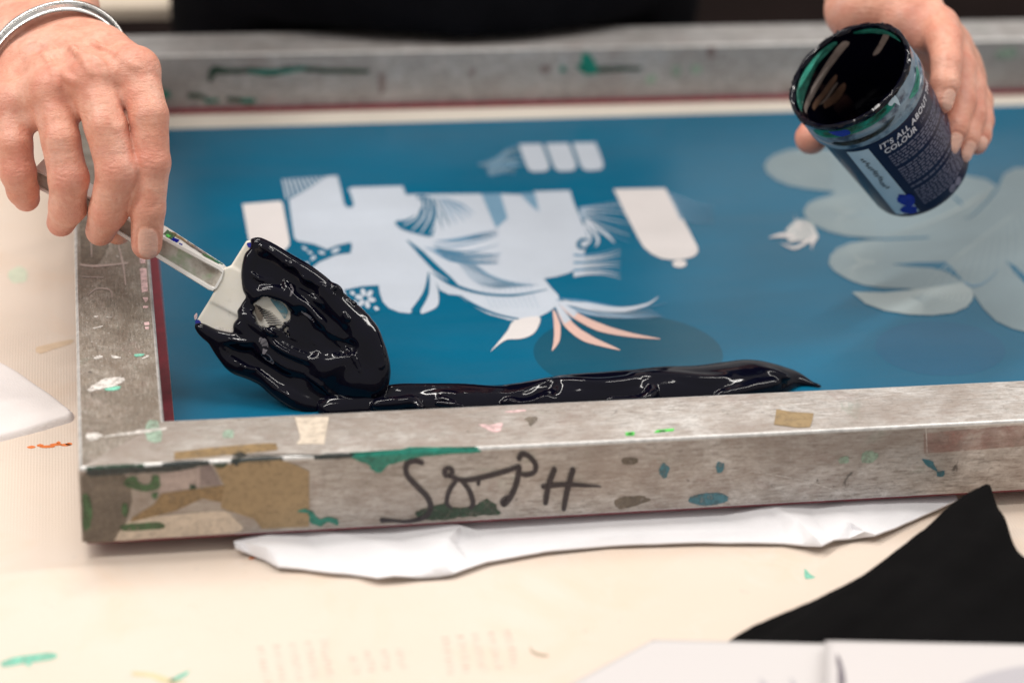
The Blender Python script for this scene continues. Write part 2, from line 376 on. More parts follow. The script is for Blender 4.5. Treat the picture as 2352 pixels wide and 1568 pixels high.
# --- the mesh with its artwork (layers of emulsion, open mesh and fine lines in one sheet)
def emul(name, c, rough=.32, weave=True, spec=.5):
    t = NT(name)
    col = t.ramp(t.noise(9, 3), [(.3, tuple(x*.9 for x in c)), (.7, tuple(min(1, x*1.1) for x in c))])
    col = t.mix(t.ramp(t.noise(7, 5, .6, t.coord((1, 4, 1)), .6), [(.40, 0.), (.66, .34)]), col, tuple(x*.80+.030 for x in c))
    col = t.mix(t.ramp(t.noise(900, 3, .7), [(.62, 0.), (.74, .4)]), col, tuple(min(1, x*1.25+.02) for x in c))
    t.base(t.mix(t.ramp(t.noise(2500, 1), [(.35, .22), (.65, 0.)]), col, tuple(x*.5 for x in c)))
    t.set(Roughness=rough); t.b.inputs['Specular IOR Level'].default_value = spec
    t.bump(t.noise(1800, 1), .00006, .3); return t.m
smats = [emul('blue_emulsion', (.0015, .122, .226), .27, True, .5), emul('open_mesh_pale_blue', (.52, .575, .655), .4), emul('open_mesh_cream', (.70, .665, .66), .45),
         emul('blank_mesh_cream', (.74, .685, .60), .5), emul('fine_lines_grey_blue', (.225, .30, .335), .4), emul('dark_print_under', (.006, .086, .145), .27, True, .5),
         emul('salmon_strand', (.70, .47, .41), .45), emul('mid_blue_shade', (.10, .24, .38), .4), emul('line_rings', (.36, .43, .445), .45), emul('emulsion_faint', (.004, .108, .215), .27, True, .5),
         emul('halftone_blue', (.16, .30, .43), .45)]
sm = MB(); LC = [0]
def sheet(pts, m, lift, smooth=0, conv=None):
    P = arr([conv(*p) for p in pts] if conv else pts)
    if smooth: P = cr(P, smooth, True)
    LC[0] += 1; lift += LC[0]*.0016; V = [G(x, y, MZ+lift) for x, y in P]; sm.add(V, fill(V), m)
def strand(pts, wd, m, lift, conv=None, n=8):
    P = arr([conv(*p) for p in pts] if conv else pts); wd = arr(wd)*(.58 if conv is c4 else .75)
    LC[0] += 1; lift += LC[0]*.0016; a, b = stroke2(P, wd, n); V = [G(x, y, MZ+lift) for x, y in a]+[G(x, y, MZ+lift) for x, y in b]
    F = strip_faces(len(a)); sm.add(V, F, m)
def c4(x, y): return (516.8+x*.4883, 287.1+y*.4883)
def c5(x, y): return (1665.2+x*.3663, 287.1+y*.3663)
def ellp(cx, cy, rx, ry, rot=0, n=40):
    t = np.linspace(0, 2*np.pi, n, endpoint=False); c, s = math.cos(rot), math.sin(rot)
    return [(cx+rx*math.cos(a)*c-ry*math.sin(a)*s, cy+rx*math.cos(a)*s+ry*math.sin(a)*c) for a in t]
V = [(W-1, W-1, MZ-.1), (LX-W+1, W-1, MZ-.1), (LX-W+1, D+1, MZ-.1), (W-1, D+1, MZ-.1)]
sm.add(V, [(0, 1, 2, 3)], 3)
pL, pR = G(372, 297, MZ), G(2352, 243, MZ); yb = (pL[1]+pR[1])/2
V = [(W+7.1, W, MZ), (LX-W, W, MZ), (LX-W, pR[1]+2, MZ), (W+7.1, pL[1], MZ)]
sm.add(V, [(0, 1, 2, 3)], 0)
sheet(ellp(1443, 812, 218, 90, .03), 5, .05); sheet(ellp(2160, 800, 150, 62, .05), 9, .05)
# lettering
L1, L2, L3, L4 = .1, .15, .2, .25
sheet([(82, 372), (262, 357), (272, 372), (303, 540), (303, 565), (285, 585), (262, 597), (200, 590), (115, 560)], 2, L1, 0, c4)
body = [(300, 350), (390, 300), (480, 243), (528, 238), (545, 300), (560, 372), (575, 388), (598, 388), (606, 372), (590, 320), (578, 302), (600, 293), (835, 287), (850, 328), (1205, 324), (1295, 324),
        (1460, 330), (1450, 313), (1622, 308), (1640, 365), (1668, 430), (1695, 495), (1712, 540), (1690, 600), (1690, 640), (1660, 675), (1620, 695), (1560, 712), (1500, 722), (1530, 760), (1568, 800),
        (1575, 830), (1560, 850), (1520, 880), (1480, 900), (1440, 915), (1340, 918), (1240, 890), (1180, 860), (1130, 825), (1100, 800), (1050, 795), (1010, 775), (990, 735), (960, 690),
        (950, 730), (935, 790), (905, 850), (870, 885), (820, 880), (770, 860), (742, 830), (728, 790), (718, 755), (640, 765), (600, 790), (560, 800), (480, 790), (420, 740), (395, 700), (410, 670), (450, 640),
        (510, 612), (590, 603), (598, 570), (590, 552), (530, 565), (480, 585), (420, 560), (340, 545), (325, 530), (312, 440)]
sheet(body, 1, L1, 0, c4)
for k in range(11): x = 268+k*20; sheet([(x, 256-k*1.4), (x+10, 255-k*1.4), (x+28+k*1.2, 345-k*10.5), (x+19+k*1.2, 348-k*10.5)], 1, L1, 0, c4)
# blue cuts in the letter
sheet([(1205, 324), (1295, 322), (1330, 438), (1275, 486)], 10, L2, 0, c4); sheet([(1385, 322), (1458, 320), (1478, 408), (1440, 380)], 10, L2, 0, c4)
sheet([(900, 336), (930, 370), (900, 420), (850, 445), (800, 455), (830, 490), (900, 512), (970, 525), (985, 490), (1000, 420), (990, 360), (955, 336)], 0, L2, 4, c4)
for i, (a, b, c_) in enumerate([((920, 340), (900, 430), (840, 470)), ((945, 340), (935, 430), (880, 495)), ((965, 340), (965, 430), (920, 510)), ((985, 345), (1000, 420), (965, 515))]):
    strand([a, b, c_], (5, 9, 3), 1, L3, c4)
for i, (a, b, c_) in enumerate([((985, 340), (1005, 420), (1025, 490)), ((990, 340), (1030, 420), (1060, 475)), ((1000, 340), (1055, 410), (1090, 465)), ((1010, 345), (1080, 400), (1125, 450)), ((1020, 345), (1100, 390), (1155, 435)), ((1030, 345), (1110, 375), (1170, 415))]):
    strand([a, b, c_], (2, 8, 2), 7 if i > 1 else 0, L2, c4)
strand([(855, 540), (920, 600), (990, 670), (1060, 725), (1110, 770)], (2, 22, 26, 16, 2), 0, L2, c4)
strand([(940, 575), (1040, 605), (1160, 620), (1300, 605)], (2, 12, 9, 2), 7, L2, c4)
strand([(960, 580), (1060, 635), (1180, 645), (1280, 650)], (2, 10, 6, 1), 7, L2, c4)
strand([(980, 560), (1080, 570), (1200, 545), (1280, 520)], (2, 6, 5, 1), 7, L2, c4)
strand([(1000, 585), (1100, 600), (1200, 585), (1290, 560)], (2, 5, 4, 1), 7, L2, c4)
strand([(970, 690), (1060, 745), (1200, 790), (1360, 800), (1520, 772)], (2, 14, 10, 9, 2), 0, L2, c4)
strand([(1105, 800), (1180, 850), (1280, 890), (1400, 915), (1470, 925)], (2, 12, 8, 5, 1), 0, L2, c4)
sheet([(955, 690), (990, 735), (1005, 800), (1000, 850), (960, 875), (918, 882), (945, 800)], 1, L1, 3, c4)
strand([(958, 690), (945, 790), (890, 880)], (3, 24, 34), 0, L2, c4)
# flower lattice and dotted pattern at lower left
sheet([(330, 552), (400, 570), (470, 590), (540, 575), (596, 555), (590, 600), (520, 612), (430, 650), (380, 690), (330, 640)], 0, L2, 0, c4)
for (x, y, rx, ry, r) in [(520, 590, 22, 9, -.4), (455, 600, 16, 7, .3), (415, 625, 14, 8, -.6), (400, 600, 12, 6, .4), (375, 580, 14, 6, .6), (385, 650, 10, 6, 0)]: sheet(ellp(x, y, rx, ry, r, 14), 1, L3, 0, c4)
sheet([(560, 775), (640, 758), (722, 752), (735, 830), (725, 880), (690, 890), (600, 850)], 0, L2, 0, c4)
for k in range(6):
    a = k*math.pi/3+.2; sheet(ellp(660+30*math.cos(a), 815+30*math.sin(a), 19, 12, a, 14), 1, L3, 0, c4)
for (x, y) in [(600, 790), (610, 835), (712, 862)]: sheet(ellp(x, y, 13, 9, .5, 12), 1, L3, 0, c4)
# wings and whiskers on the right
for i in range(9):
    y = 378+i*6; strand([(1668, 390+i*5), (1760, 375+i*9+i*i*.6), (1850, 362+i*13+i*i*1.0), (1905, 372+i*15+i*i*.9)], (7, 4, 3, 1), 1 if i % 2 else 7, L2, c4)
for a in [[(1690, 450), (1735, 500), (1755, 545), (1742, 572)], [(1700, 450), (1760, 490), (1800, 520), (1832, 555)], [(1690, 470), (1715, 515), (1712, 550), (1690, 565)]]: strand(a, (10, 13, 12, 3), 1, L2, c4)
strand([(1715, 540), (1680, 540), (1662, 560), (1675, 578), (1715, 575)], (4, 14, 16, 14, 3), 0, L3, c4)
for i in range(9): strand([(1640, 612+i*12), (1710, 612+i*11), (1790, 598+i*13), (1862, 570+i*19)], (12, 7, 4, 1), 1 if i % 3 else 7, L2, c4)
for i in range(16): strand([(1010+i*9, 575+i*3), (1090+i*10, 640+i*4), (1180+i*12, 740), (1300+i*12, 770-i*1.2)], (.6, 1.6, 1.6, .6), 10, L2, c4)
for i in range(10): strand([(1210+i*24, 740-i*2), (1225+i*25, 800), (1260+i*24, 862)], (.6, 1.5, .6), 10, L2, c4)
for i in range(6): strand([(975+i*2, 570), (1060, 590+i*9), (1170, 600+i*10), (1290, 612+i*8)], (1, 4, 3, .6), 7 if i % 2 else 0, L2, c4)
for i in range(5): strand([(985+i*3, 545), (1080, 548-i*3), (1180, 535-i*5), (1285, 515-i*6)], (1, 3.5, 3, .6), 7, L2, c4)
for i in range(7): strand([(1590, 815+i*7), (1700, 842+i*8), (1830, 872+i*6), (2000+i*12, 862+i*7)], (3, 4, 3, .6), 1 if i % 2 else 7, L2, c4)
# tail feathers
strand([(1560, 830), (1700, 850), (1850, 868), (1980, 845), (2040, 806)], (6, 26, 20, 10, 1), 1, L2, c4); strand([(1560, 820), (1640, 870), (1800, 895), (2050, 897)], (4, 12, 10, 2), 7, L1, c4)
strand([(1570, 815), (1700, 830), (1900, 862), (2080, 838)], (4, 8, 6, 1), 7, L1, c4); strand([(1600, 850), (1750, 890), (1900, 905), (2010, 912)], (4, 8, 5, 1), 7, L1, c4)
strand([(1575, 838), (1640, 890), (1760, 950), (1900, 985), (2050, 1006)], (8, 26, 32, 18, 1), 6, L2, c4); strand([(1570, 832), (1610, 862), (1650, 893)], (8, 20, 24), 1, L2, c4)
strand([(1556, 840), (1610, 930), (1700, 1000), (1860, 1058)], (6, 34, 34, 1), 6, L2, c4); strand([(1550, 830), (1580, 875), (1612, 925)], (10, 24, 32), 1, L2, c4)
strand([(1545, 870), (1562, 940), (1560, 1010), (1538, 1062)], (6, 26, 24, 1), 6, L2, c4)
sheet([(1475, 900), (1475, 945), (1445, 985), (1390, 1005), (1330, 1008), (1290, 1030), (1248, 1066), (1290, 1015), (1330, 965), (1362, 918)], 2, L1, 3, c4)
# exclamation stroke and dot, small bars and plume
sheet([(1828, 302), (2070, 297), (2122, 380), (2180, 490), (2224, 575), (2224, 600), (2205, 618), (2165, 630), (2100, 634), (2050, 627), (2005, 605), (1970, 575), (1945, 535), (1885, 420)], 2, L1, 0, c4)
sheet(ellp(2138, 652, 33, 18), 2, L1, 0, c4)
for i in range(7): strand([(2082+i*9, 322+i*17), (2150, 345+i*16), (2220, 372+i*14), (2300, 385+i*12)], (7, 6, 4, 1), 7 if i % 2 else 10, L2, c4)
for k in range(3):
    x, y = 1380+k*127, 91-k*3
    sheet([(x, y), (x+108, y-2), (x+128, y+45), (x+146, y+98), (x+142, y+118), (x+125, y+127), (x+70, y+130), (x+48, y+120), (x+36, y+98)], 1, L1, 0, c4)
for i in range(9): strand([(1390-i*3, 100+i*16), (1330-i*6, 118+i*13), (1270-i*4, 160+i*9), (1188+i*10, 185+i*7)], (4, 8, 7, 2), (7, 4, 7)[i % 3], L2, c4)
strand([(1188, 186), (1240, 185), (1290, 200), (1330, 175), (1395, 160)], (2, 8, 14, 12, 5), 10, L1, c4); strand([(1245, 235), (1300, 225), (1345, 190), (1400, 190)], (2, 8, 12, 5), 10, L1, c4)
# right hand group of fine line lobes
RG = 4
sheet([(620, 150), (500, 145), (400, 155), (310, 185), (262, 220), (247, 255), (262, 300), (320, 345), (400, 378), (500, 398), (600, 410), (690, 418), (660, 440), (580, 462), (520, 490), (494, 535), (505, 580), (560, 628), (650, 668),
       (760, 695), (900, 705), (1060, 712), (900, 722), (780, 738), (700, 772), (658, 820), (655, 860), (690, 915), (770, 965), (870, 1003), (1000, 1020), (1150, 1025), (1250, 1040), (1560, 1062), (1620, 1150), (1700, 1228), (1800, 1275), (1900, 1300),
       (2300, 1380), (2600, 1300), (2600, 300), (1900, 268), (1820, 268), (1750, 305), (1712, 388), (1640, 340), (1520, 318), (1300, 250), (900, 160)], RG, L1, 0, c5)
sheet([(797, 1046), (1000, 1050), (1200, 1030), (1420, 1000), (1500, 985), (1545, 1030), (1558, 1075), (1520, 1140), (1430, 1178), (1300, 1192), (1150, 1186), (1000, 1162), (880, 1118)], 8, L2, 0, c5)
for i in range(10): s_ = 1-i*.085; strand([(1558-(1-s_)*420, 1060), (1530-(1-s_)*380, 1120*s_+1050*(1-s_)), (1400-(1-s_)*300, 1176*s_+1050*(1-s_)), (1240, 1186*s_+1050*(1-s_))], (2., 2.6, 2.6, 1.), 4, L3, c5)
for i in range(11): s_ = 1-i*.085; strand([(1000, 870-150*s_), (820, 870-120*s_), (1000-345*s_, 862), (800, 870+105*s_), (1000, 870+150*s_)], (.8, 2.2, 2.6, 2.2, .8), 8, L2, c5)
for i in range(9): s_ = 1-i*.1; strand([(900, 560-140*s_), (700, 560-100*s_), (900-400*s_, 545), (720, 560+110*s_), (950, 560+145*s_)], (.8, 2., 2.4, 2., .8), 8, L2, c5)
sheet([(1040, 872), (1200, 862), (1385, 858), (1430, 900), (1495, 980), (1400, 925), (1300, 895), (1150, 885)], 0, L2, 0, c5)
sheet([(1760, 850), (1830, 890), (1900, 960), (2000, 1080), (1900, 1010), (1820, 930)], 0, L2, 0, c5)
strand([(830, 712), (1000, 715), (1250, 706), (1280, 700)], (2, 5, 4, 1), 0, L2, c5); strand([(1420, 440), (1470, 480), (1500, 530)], (1, 7, 1), 0, L2, c5)
for i in range(13): strand([(1250+i*58, 1035-i*6), (1330+i*52, 930-i*22), (1480+i*34, 800-i*24), (1700+i*14, 640-i*10)], (.6, 2., 2.2, .8), 8, L3, c5)
for i in range(12): strand([(1000+i*50, 700-i*3), (1180+i*44, 640-i*14), (1400+i*26, 560-i*16), (1600+i*10, 470-i*4)], (.6, 2., 2., .6), 8, L3, c5)
for i in range(10): strand([(620+i*8, 170+i*6), (430+i*22, 190+i*8), (300+i*34, 255), (440+i*24, 345-i*8), (640+i*6, 400-i*12)], (.6, 1.8, 2., 1.8, .6), 8, L2, c5)
strand([(1712, 390), (1650, 470), (1560, 560), (1500, 590)], (6, 5, 3, .8), 0, L4, c5); strand([(1500, 985), (1560, 1010), (1640, 980), (1720, 900)], (5, 5, 3, .8), 7, L4, c5)
for i in range(8): strand([(585-i*4, 705+i*6), (540-i*8, 620+i*14), (460-i*6, 600+i*18), (380+i*2, 660+i*10)], (3, 7, 8, 3), 2 if i % 2 else 8, L2, c5)
strand([(275, 706), (360, 690), (440, 700)], (1, 13, 10), 2, L2, c5); strand([(350, 740), (430, 770), (500, 740), (560, 690)], (1, 9, 10, 5), 2, L2, c5); strand([(540, 780), (555, 730), (570, 690)], (1, 8, 6), 2, L2, c5)
strand([(440, 570), (450, 620), (480, 650)], (1, 4, 6), 2, L2, c5)
under(sm.build('screen_mesh', smats), scr)

# ------------------------------------------------------------------ marks on the bars
def decal(name, polys, face, mat, par, off=.25, rag=0., sm_=0, seed=3):
    for i, P in enumerate(polys):
        P = arr(P)
        if len(P) > 5 or rag: P = ragged(P, max(rag, .012), 5, seed+i) if rag else P
        fn = {'front': lambda x, y: GY(x, y, -off), 'top': lambda x, y: G(x, y, H+off), 'inner': lambda x, y: GY(x, y, D-off)}[face]
        V = arr([fn(x, y) for x, y in P])
        if face == 'front': V[:, 2] = np.clip(V[:, 2], .3, H-.9); V[:, 0] = np.maximum(V[:, 0], .9)
        if face == 'top': V[:, 1] = np.maximum(V[:, 1], .9); V[:, 0] = np.maximum(V[:, 0], .9)
        if face == 'inner': V[:, 2] = np.clip(V[:, 2], 1.5, H-1)
        V = V+rng.normal(0, .22, V.shape)*({'front': arr([1, 0, .6]), 'inner': arr([1, 0, .6]), 'top': arr([1, 1, 0])}[face])*(len(V) > 8)
        mb = MB(); F = fill(V); n = len(V); dn = {'front': (0, off, 0), 'top': (0, 0, -off), 'inner': (0, off, 0)}[face]
        mb.add(V, F); mb.add(np.concatenate([V, V+np.array(dn)]), [[k, (k+1) % n, n+(k+1) % n, n+k] for k in range(n)])
        o = sub2(mb.build(name, M[mat]), par)
    return o
def sub2(o, par):
    o.parent = par; o.matrix_parent_inverse = (scr.matrix_world if False else Matrix.Identity(4)); return o
def line(name, strokes, face, mat, par, off=.3, one=False):
    mb = MB(); wk = 1.3 if one else 1.
    for k_, (P, w) in enumerate(strokes):
        off += .012; a, b = stroke2(P, arr(w)*wk, 6); fn = (lambda x, y: GY(x, y, -off)) if face == 'front' else (lambda x, y: G(x, y, H+off)) if face == 'top' else (lambda x, y: GY(x, y, D-off))
        V = arr([fn(*p) for p in a]+[fn(*p) for p in b]); mb.add(V, strip_faces(len(a)))
        for e in (0, -1):                                   # round stroke ends
            c = (a[e]+b[e])/2; r = np.linalg.norm(a[e]-b[e])/2
            if r > 1: Q = [fn(c[0]+r*math.cos(t)*.99, c[1]+r*math.sin(t)*.99)+(np.array([0, -.04, 0]) if face != 'top' else np.array([0, 0, .04])) for t in np.linspace(0, 6.28, 12, endpoint=False)]; mb.add(Q, fill(Q))
        if not one: o = sub2(mb.build(name, M[mat]), par); mb = MB()
    return sub2(mb.build(name, M[mat]), par) if one else o
def q6(P): return [(114.8+.3662*x, 861.3+.3662*y) for x, y in P]
def q2(P): return [(861.3+.4639*x, 746.5+.4639*y) for x, y in P]
def q3(P): return [(1550.4+.5239*x, 746.5+.5239*y) for x, y in P]
def q7(P): return [(.293*x, 402+.293*y) for x, y in P]
D_ = decal
D_('grime_patch', [q6([(200, 620), (330, 610), (480, 640), (520, 760), (480, 900), (420, 1030), (210, 1040), (195, 800)])], 'front', 'grime', b_f, .12, .03)
D_('tape_patch', [q6([(690, 622), (800, 600), (945, 580), (940, 700), (690, 740)])], 'front', 'pink_tape', b_f, .16)
D_('tape_patch', [q6([(940, 582), (1010, 560), (1075, 690), (940, 692)])], 'front', 'grey_tape', b_f, .2)
D_('tape_patch', [q6([(700, 742), (1100, 688), (1090, 800), (960, 775), (790, 850), (700, 872), (505, 922), (520, 890), (650, 812)])], 'front', 'dark_tape', b_f, .24)
D_('tape_patch', [q6([(420, 1010), (500, 912), (720, 880), (1080, 850), (1150, 900), (1190, 975), (800, 1010), (430, 1038)])], 'front', 'cream_tape', b_f, .2, .01)
D_('tape_patch', [q6([(1030, 575), (1250, 535), (1440, 522), (1540, 565), (1625, 602), (1628, 950), (1330, 962), (1280, 900), (1170, 862), (1070, 830), (1095, 690)])], 'front', 'tan_tape', b_f, .32)
D_('ink_stain', [q6([(465, 680), (495, 640), (540, 640), (560, 675), (600, 690), (635, 672), (640, 632), (688, 640), (690, 700), (640, 725), (540, 718)]), q6([(455, 830), (470, 797), (490, 840), (480, 888), (457, 868)]),
    q6([(450, 942), (560, 930), (700, 925), (712, 962), (600, 970), (458, 976)]), q6([(205, 760), (250, 770), (265, 880), (240, 960), (203, 950)]), q6([(640, 745), (675, 740), (670, 770), (645, 772)])], 'front', 'green_ink', b_f, .45, .02)
D_('ink_stain', [q6([(250, 592), (420, 568), (640, 556), (880, 540), (1000, 556), (940, 568), (820, 600), (620, 612), (480, 620), (262, 632)])], 'front', 'dark_ink', b_f, .36, .006)
D_('ink_stain', [q6([(1030, 548), (1072, 540), (1115, 536), (1104, 568), (1066, 584), (1036, 572)]), q6([(880, 690), (912, 688), (914, 712), (882, 714)])], 'front', 'dkgreen', b_f, .5, .02)
D_('ink_stain', [[(809, 1046), (850, 1040), (920, 1036), (960, 1034), (1030, 1033), (1096, 1033.5), (1094, 1039), (1020, 1044), (954, 1050), (925, 1058), (905, 1065), (889, 1068), (878, 1083), (866, 1085), (855, 1079), (846, 1066), (826, 1060)]], 'front', 'teal_ink', b_f, .8, .004)
D_('ink_stain', [q6([(1885, 500), (1960, 482), (2080, 474), (2200, 470)])+[(954, 1030), (1090, 1030), (1094, 1034), (1000, 1036), (900, 1040), (815, 1045)]], 'top', 'teal_ink', b_f, .7)
line('ink_stain', [(q6([(1155, 530), (1240, 505), (1400, 500), (1600, 500), (1750, 505), (1895, 512)]), (6, 5, 4, 4, 4, 6)), (q6([(1150, 505), (1190, 495), (1230, 500)]), (5, 14, 5)), (q6([(880, 555), (940, 550), (1000, 552)]), (4, 5, 3))], 'front', 'dark_ink', b_f, .55)
D_('ink_stain', [q6([(1555, 857), (1590, 836), (1650, 860), (1690, 905), (1750, 890), (1810, 914), (1800, 940), (1740, 920), (1700, 948), (1640, 930), (1622, 880), (1600, 862)])], 'front', 'teal_ink', b_f, .5, .01)
D_('ink_stain', [q2([(1410, 715), (1430, 680), (1458, 712), (1448, 745), (1430, 756), (1414, 740)]), q2([(1690, 690), (1705, 676), (1728, 690), (1725, 720), (1700, 734), (1690, 715)]), q2(ellp(1650, 862, 100, 30, -.05, 14)), q3([(1085, 590), (1130, 600), (1150, 640), (1120, 625)]), q3([(1150, 645), (1180, 640), (1176, 660), (1152, 664)])], 'front', 'blue_ink', b_f, .3, .04)
D_('ink_stain', [q3([(820, 565), (860, 550), (890, 570), (870, 600), (825, 600)]), q3([(720, 585), (760, 575), (760, 600), (725, 605)])], 'front', 'pale_green', b_f, .2, .05)
D_('ink_stain', [q2([(195, 930), (250, 905), (330, 890), (345, 870), (380, 905), (480, 900), (520, 880), (560, 860), (590, 880), (615, 930), (540, 940), (430, 950), (330, 965), (230, 960)])], 'front', 'dkgreen', b_f, .42, .05)
D_('ink_stain', [q3([(1092, 475), (1300, 455), (1540, 436), (1540, 528), (1300, 548), (1092, 562)])], 'front', 'red_ink', b_f, .12)
D_('ink_stain', [q2([(1200, 860), (1250, 845), (1330, 850), (1370, 862), (1300, 890), (1240, 905), (1190, 900)]), q2([(1225, 660), (1290, 655), (1300, 680), (1235, 690)])], 'front', 'grime', b_f, .14, .06)
hw = [(q2([(232, 682), (195, 672), (158, 690), (158, 740), (205, 795), (258, 850), (276, 905), (245, 950), (165, 972), (90, 968), (36, 966)]), (9, 10, 10, 9, 10, 10, 10, 9, 6, 5, 9)),
      (q2([(350, 745), (345, 722), (368, 708), (384, 726), (368, 748)]), (9, 9, 8, 8, 8)), (q2([(372, 745), (430, 768), (520, 757), (640, 726), (712, 700)]), (8, 8, 9, 9, 8)),
      (q2([(405, 765), (368, 822), (356, 880), (378, 905)]), (8, 8, 7, 5)), (q2([(430, 768), (468, 822), (486, 880), (475, 905)]), (8, 9, 9, 6)), (q2([(515, 757), (512, 786)]), (6, 7)),
      (q2([(715, 662), (728, 638), (762, 650), (795, 690), (790, 728), (752, 742), (716, 736)]), (9, 9, 9, 9, 8, 8, 7)), (q2([(715, 705), (702, 780), (672, 850), (640, 888), (630, 872), (655, 852)]), (9, 10, 10, 9, 7, 6)),
      (q2([(888, 716), (858, 800), (845, 880)]), (10, 10, 9)), (q2([(980, 718), (952, 820), (935, 910)]), (10, 10, 8)), (q2([(832, 800), (950, 790), (1040, 795), (1118, 800)]), (8, 8, 6, 2))]
o = line('handwriting', hw, 'front', 'marker', b_f, .5, True); o['label'] = 'black marker letters'
line('scratch', [(q3([(330, 640), (560, 680), (820, 760)]), (1, 1.6, 1)), (q3([(1100, 450), (1105, 560)]), (2, 2)), (q3([(1300, 640), (1380, 625)]), (1.5, 1.5))], 'front', 'white_ink', b_f, .3)
o = D_('tape_patch', [q2([(1988, 415), (2060, 428), (2172, 436), (2165, 470), (2155, 503), (2100, 506), (1976, 490)])], 'top', 'tan_tape', b_f, .35); o['label'] = 'small tan tape square on the bar top'
D_('ink_stain', [q2([(1240, 530), (1285, 526), (1284, 545), (1242, 546)]), q2([(1395, 518), (1482, 510), (1478, 522), (1382, 532)])], 'top', 'neon_green', b_f, .2)
D_('ink_stain', [q2([(1252, 533), (1276, 532), (1274, 541), (1254, 541)]), q2([(1410, 520), (1440, 518), (1436, 525), (1406, 527)])], 'top', 'dkgreen', b_f, .3)
D_('ink_stain', [q2([(515, 490), (560, 492), (630, 485), (625, 515), (600, 530), (560, 515)]), q2([(650, 425), (740, 418), (735, 426), (655, 431)])], 'top', 'pink_ink', b_f, .14, .03)
D_('ink_stain', [q2([(742, 460), (800, 450), (800, 470), (775, 500), (760, 480)])], 'top', 'grime', b_f, .14, .05)
D_('tape_patch', [q6([(1535, 265), (1750, 260), (1735, 340), (1720, 432), (1640, 428), (1545, 432), (1572, 395), (1555, 330)])], 'top', 'cream_tape', b_f, .22)
D_('tape_patch', [q6([(780, 482), (1000, 455), (1300, 428), (1420, 425), (1430, 468), (1200, 492), (980, 512), (780, 528)])], 'top', 'dark_tape', b_f, .18)
D_('ink_stain', [q6([(612, 290), (680, 290), (692, 410), (612, 402)]), q6([(1090, 350), (1150, 345), (1150, 385), (1090, 390)])], 'top', 'pale_green', b_f, .14, .03)
D_('ink_stain', [q6([(230, 370), (300, 360), (320, 385), (250, 410)]), q6([(330, 385), (560, 345), (700, 330), (720, 340), (560, 365)])], 'top', 'white_ink', b_f, .16, .05)
for i, P in enumerate([[(1095, 622), (1140, 622), (1140, 690), (1098, 690)], [(1097, 730), (1148, 730), (1160, 910), (1112, 918)], [(1118, 958), (1160, 958), (1160, 980), (1140, 995)], [(1120, 1025), (1162, 1025), (1162, 1038), (1122, 1040)], [(1128, 1155), (1168, 1148), (1172, 1172), (1135, 1178)], [(1135, 1188), (1170, 1186), (1165, 1208), (1140, 1206)]]):
    D_('ink_stain', [q7(P)], 'top', 'pink_ink', b_l, .2)
D_('ink_stain', [q7([(735, 1430), (780, 1410), (800, 1425), (760, 1440)]), q7([(870, 1410), (900, 1412), (945, 1430), (885, 1432)]), q7([(1110, 1435), (1160, 1408), (1165, 1420), (1130, 1438)]), q7([(730, 1198), (795, 1180), (790, 1192), (735, 1202)]), q7([(735, 1108), (765, 1100), (760, 1112)]), q7([(835, 1105), (875, 1115), (845, 1112)]), q6([(270, 60), (350, 20), (440, 10), (455, 40), (380, 75), (240, 100)])], 'top', 'white_ink', b_l, .2, .06)
D_('ink_stain', [q7([(1062, 1402), (1120, 1398), (1125, 1412), (1070, 1420)]), q6([(345, 80), (435, 68), (430, 88), (360, 95)])], 'top', 'mint_ink', b_l, .3, .02)
line('scratch', [(q7([(630, 702), (760, 712), (1000, 690)]), (4, 6, 3)), (q7([(930, 555), (965, 700), (985, 860)]), (2, 5, 3)), (q7([(715, 520), (718, 640)]), (2, 3)), (q7([(640, 795), (815, 803)]), (2, 2)), (q7([(690, 940), (760, 890), (860, 900), (880, 960)]), (2, 3, 4, 2))], 'top', 'pink_tape', b_l, .22)
D_('grime_patch', [q7([(640, 360), (800, 400), (840, 560), (780, 690), (650, 690), (630, 500)])], 'top', 'grime', b_l, .1, .06)
def qb(P): return [(.5*x, .5*y) for x, y in P]
def qc(P): return [(1176+.5*x, .5*y) for x, y in P]
line('ink_stain', [(qb([(965, 370), (985, 325), (1050, 328), (1150, 325), (1250, 335), (1340, 315), (1500, 325), (1690, 328)]), (9, 22, 12, 14, 17, 13, 12, 10)), (qb([(870, 440), (930, 445), (960, 470)]), (12, 12, 8)), (qb([(1050, 455), (1150, 468)]), (12, 14)), (qc([(370, 325), (450, 318), (590, 315)]), (12, 14, 8))], 'inner', 'dkgreen', b_b, .3)
line('ink_stain', [(qb([(1150, 330), (1300, 330), (1400, 312)]), (9, 9, 7)), (qb([(945, 465), (1000, 462)]), (8, 8)), (qb([(1120, 465), (1165, 462)]), (10, 10)), (qb([(710, 430), (770, 435)]), (24, 14))], 'inner', 'teal_ink', b_b, .5)
D_('ink_stain', [qc([(318, 255), (345, 240), (362, 258), (385, 290), (392, 330), (350, 345), (305, 322), (300, 300), (320, 290)]), qc([(222, 310), (245, 310), (245, 330), (222, 330)])], 'inner', 'teal_ink', b_b, .4, .03)
D_('ink_stain', [qc([(620, 360), (660, 340), (650, 385), (618, 385)]), qc([(740, 310), (770, 305), (770, 345), (740, 350)]), qc([(820, 310), (860, 300), (870, 330), (830, 340)]), qc([(2230, 240), (2300, 220), (2320, 260), (2240, 270)])], 'inner', 'pale_green', b_b, .3, .04)
D_('ink_stain', [qc([(130, 305), (175, 305), (175, 330), (135, 335)]), qc([(895, 215), (935, 210), (930, 265), (900, 265)]), qb([(1740, 350), (1770, 345), (1765, 420), (1740, 425)]), qb([(2150, 330), (2180, 320), (2175, 350)])], 'inner', 'grey_tape', b_b, .2, .05)
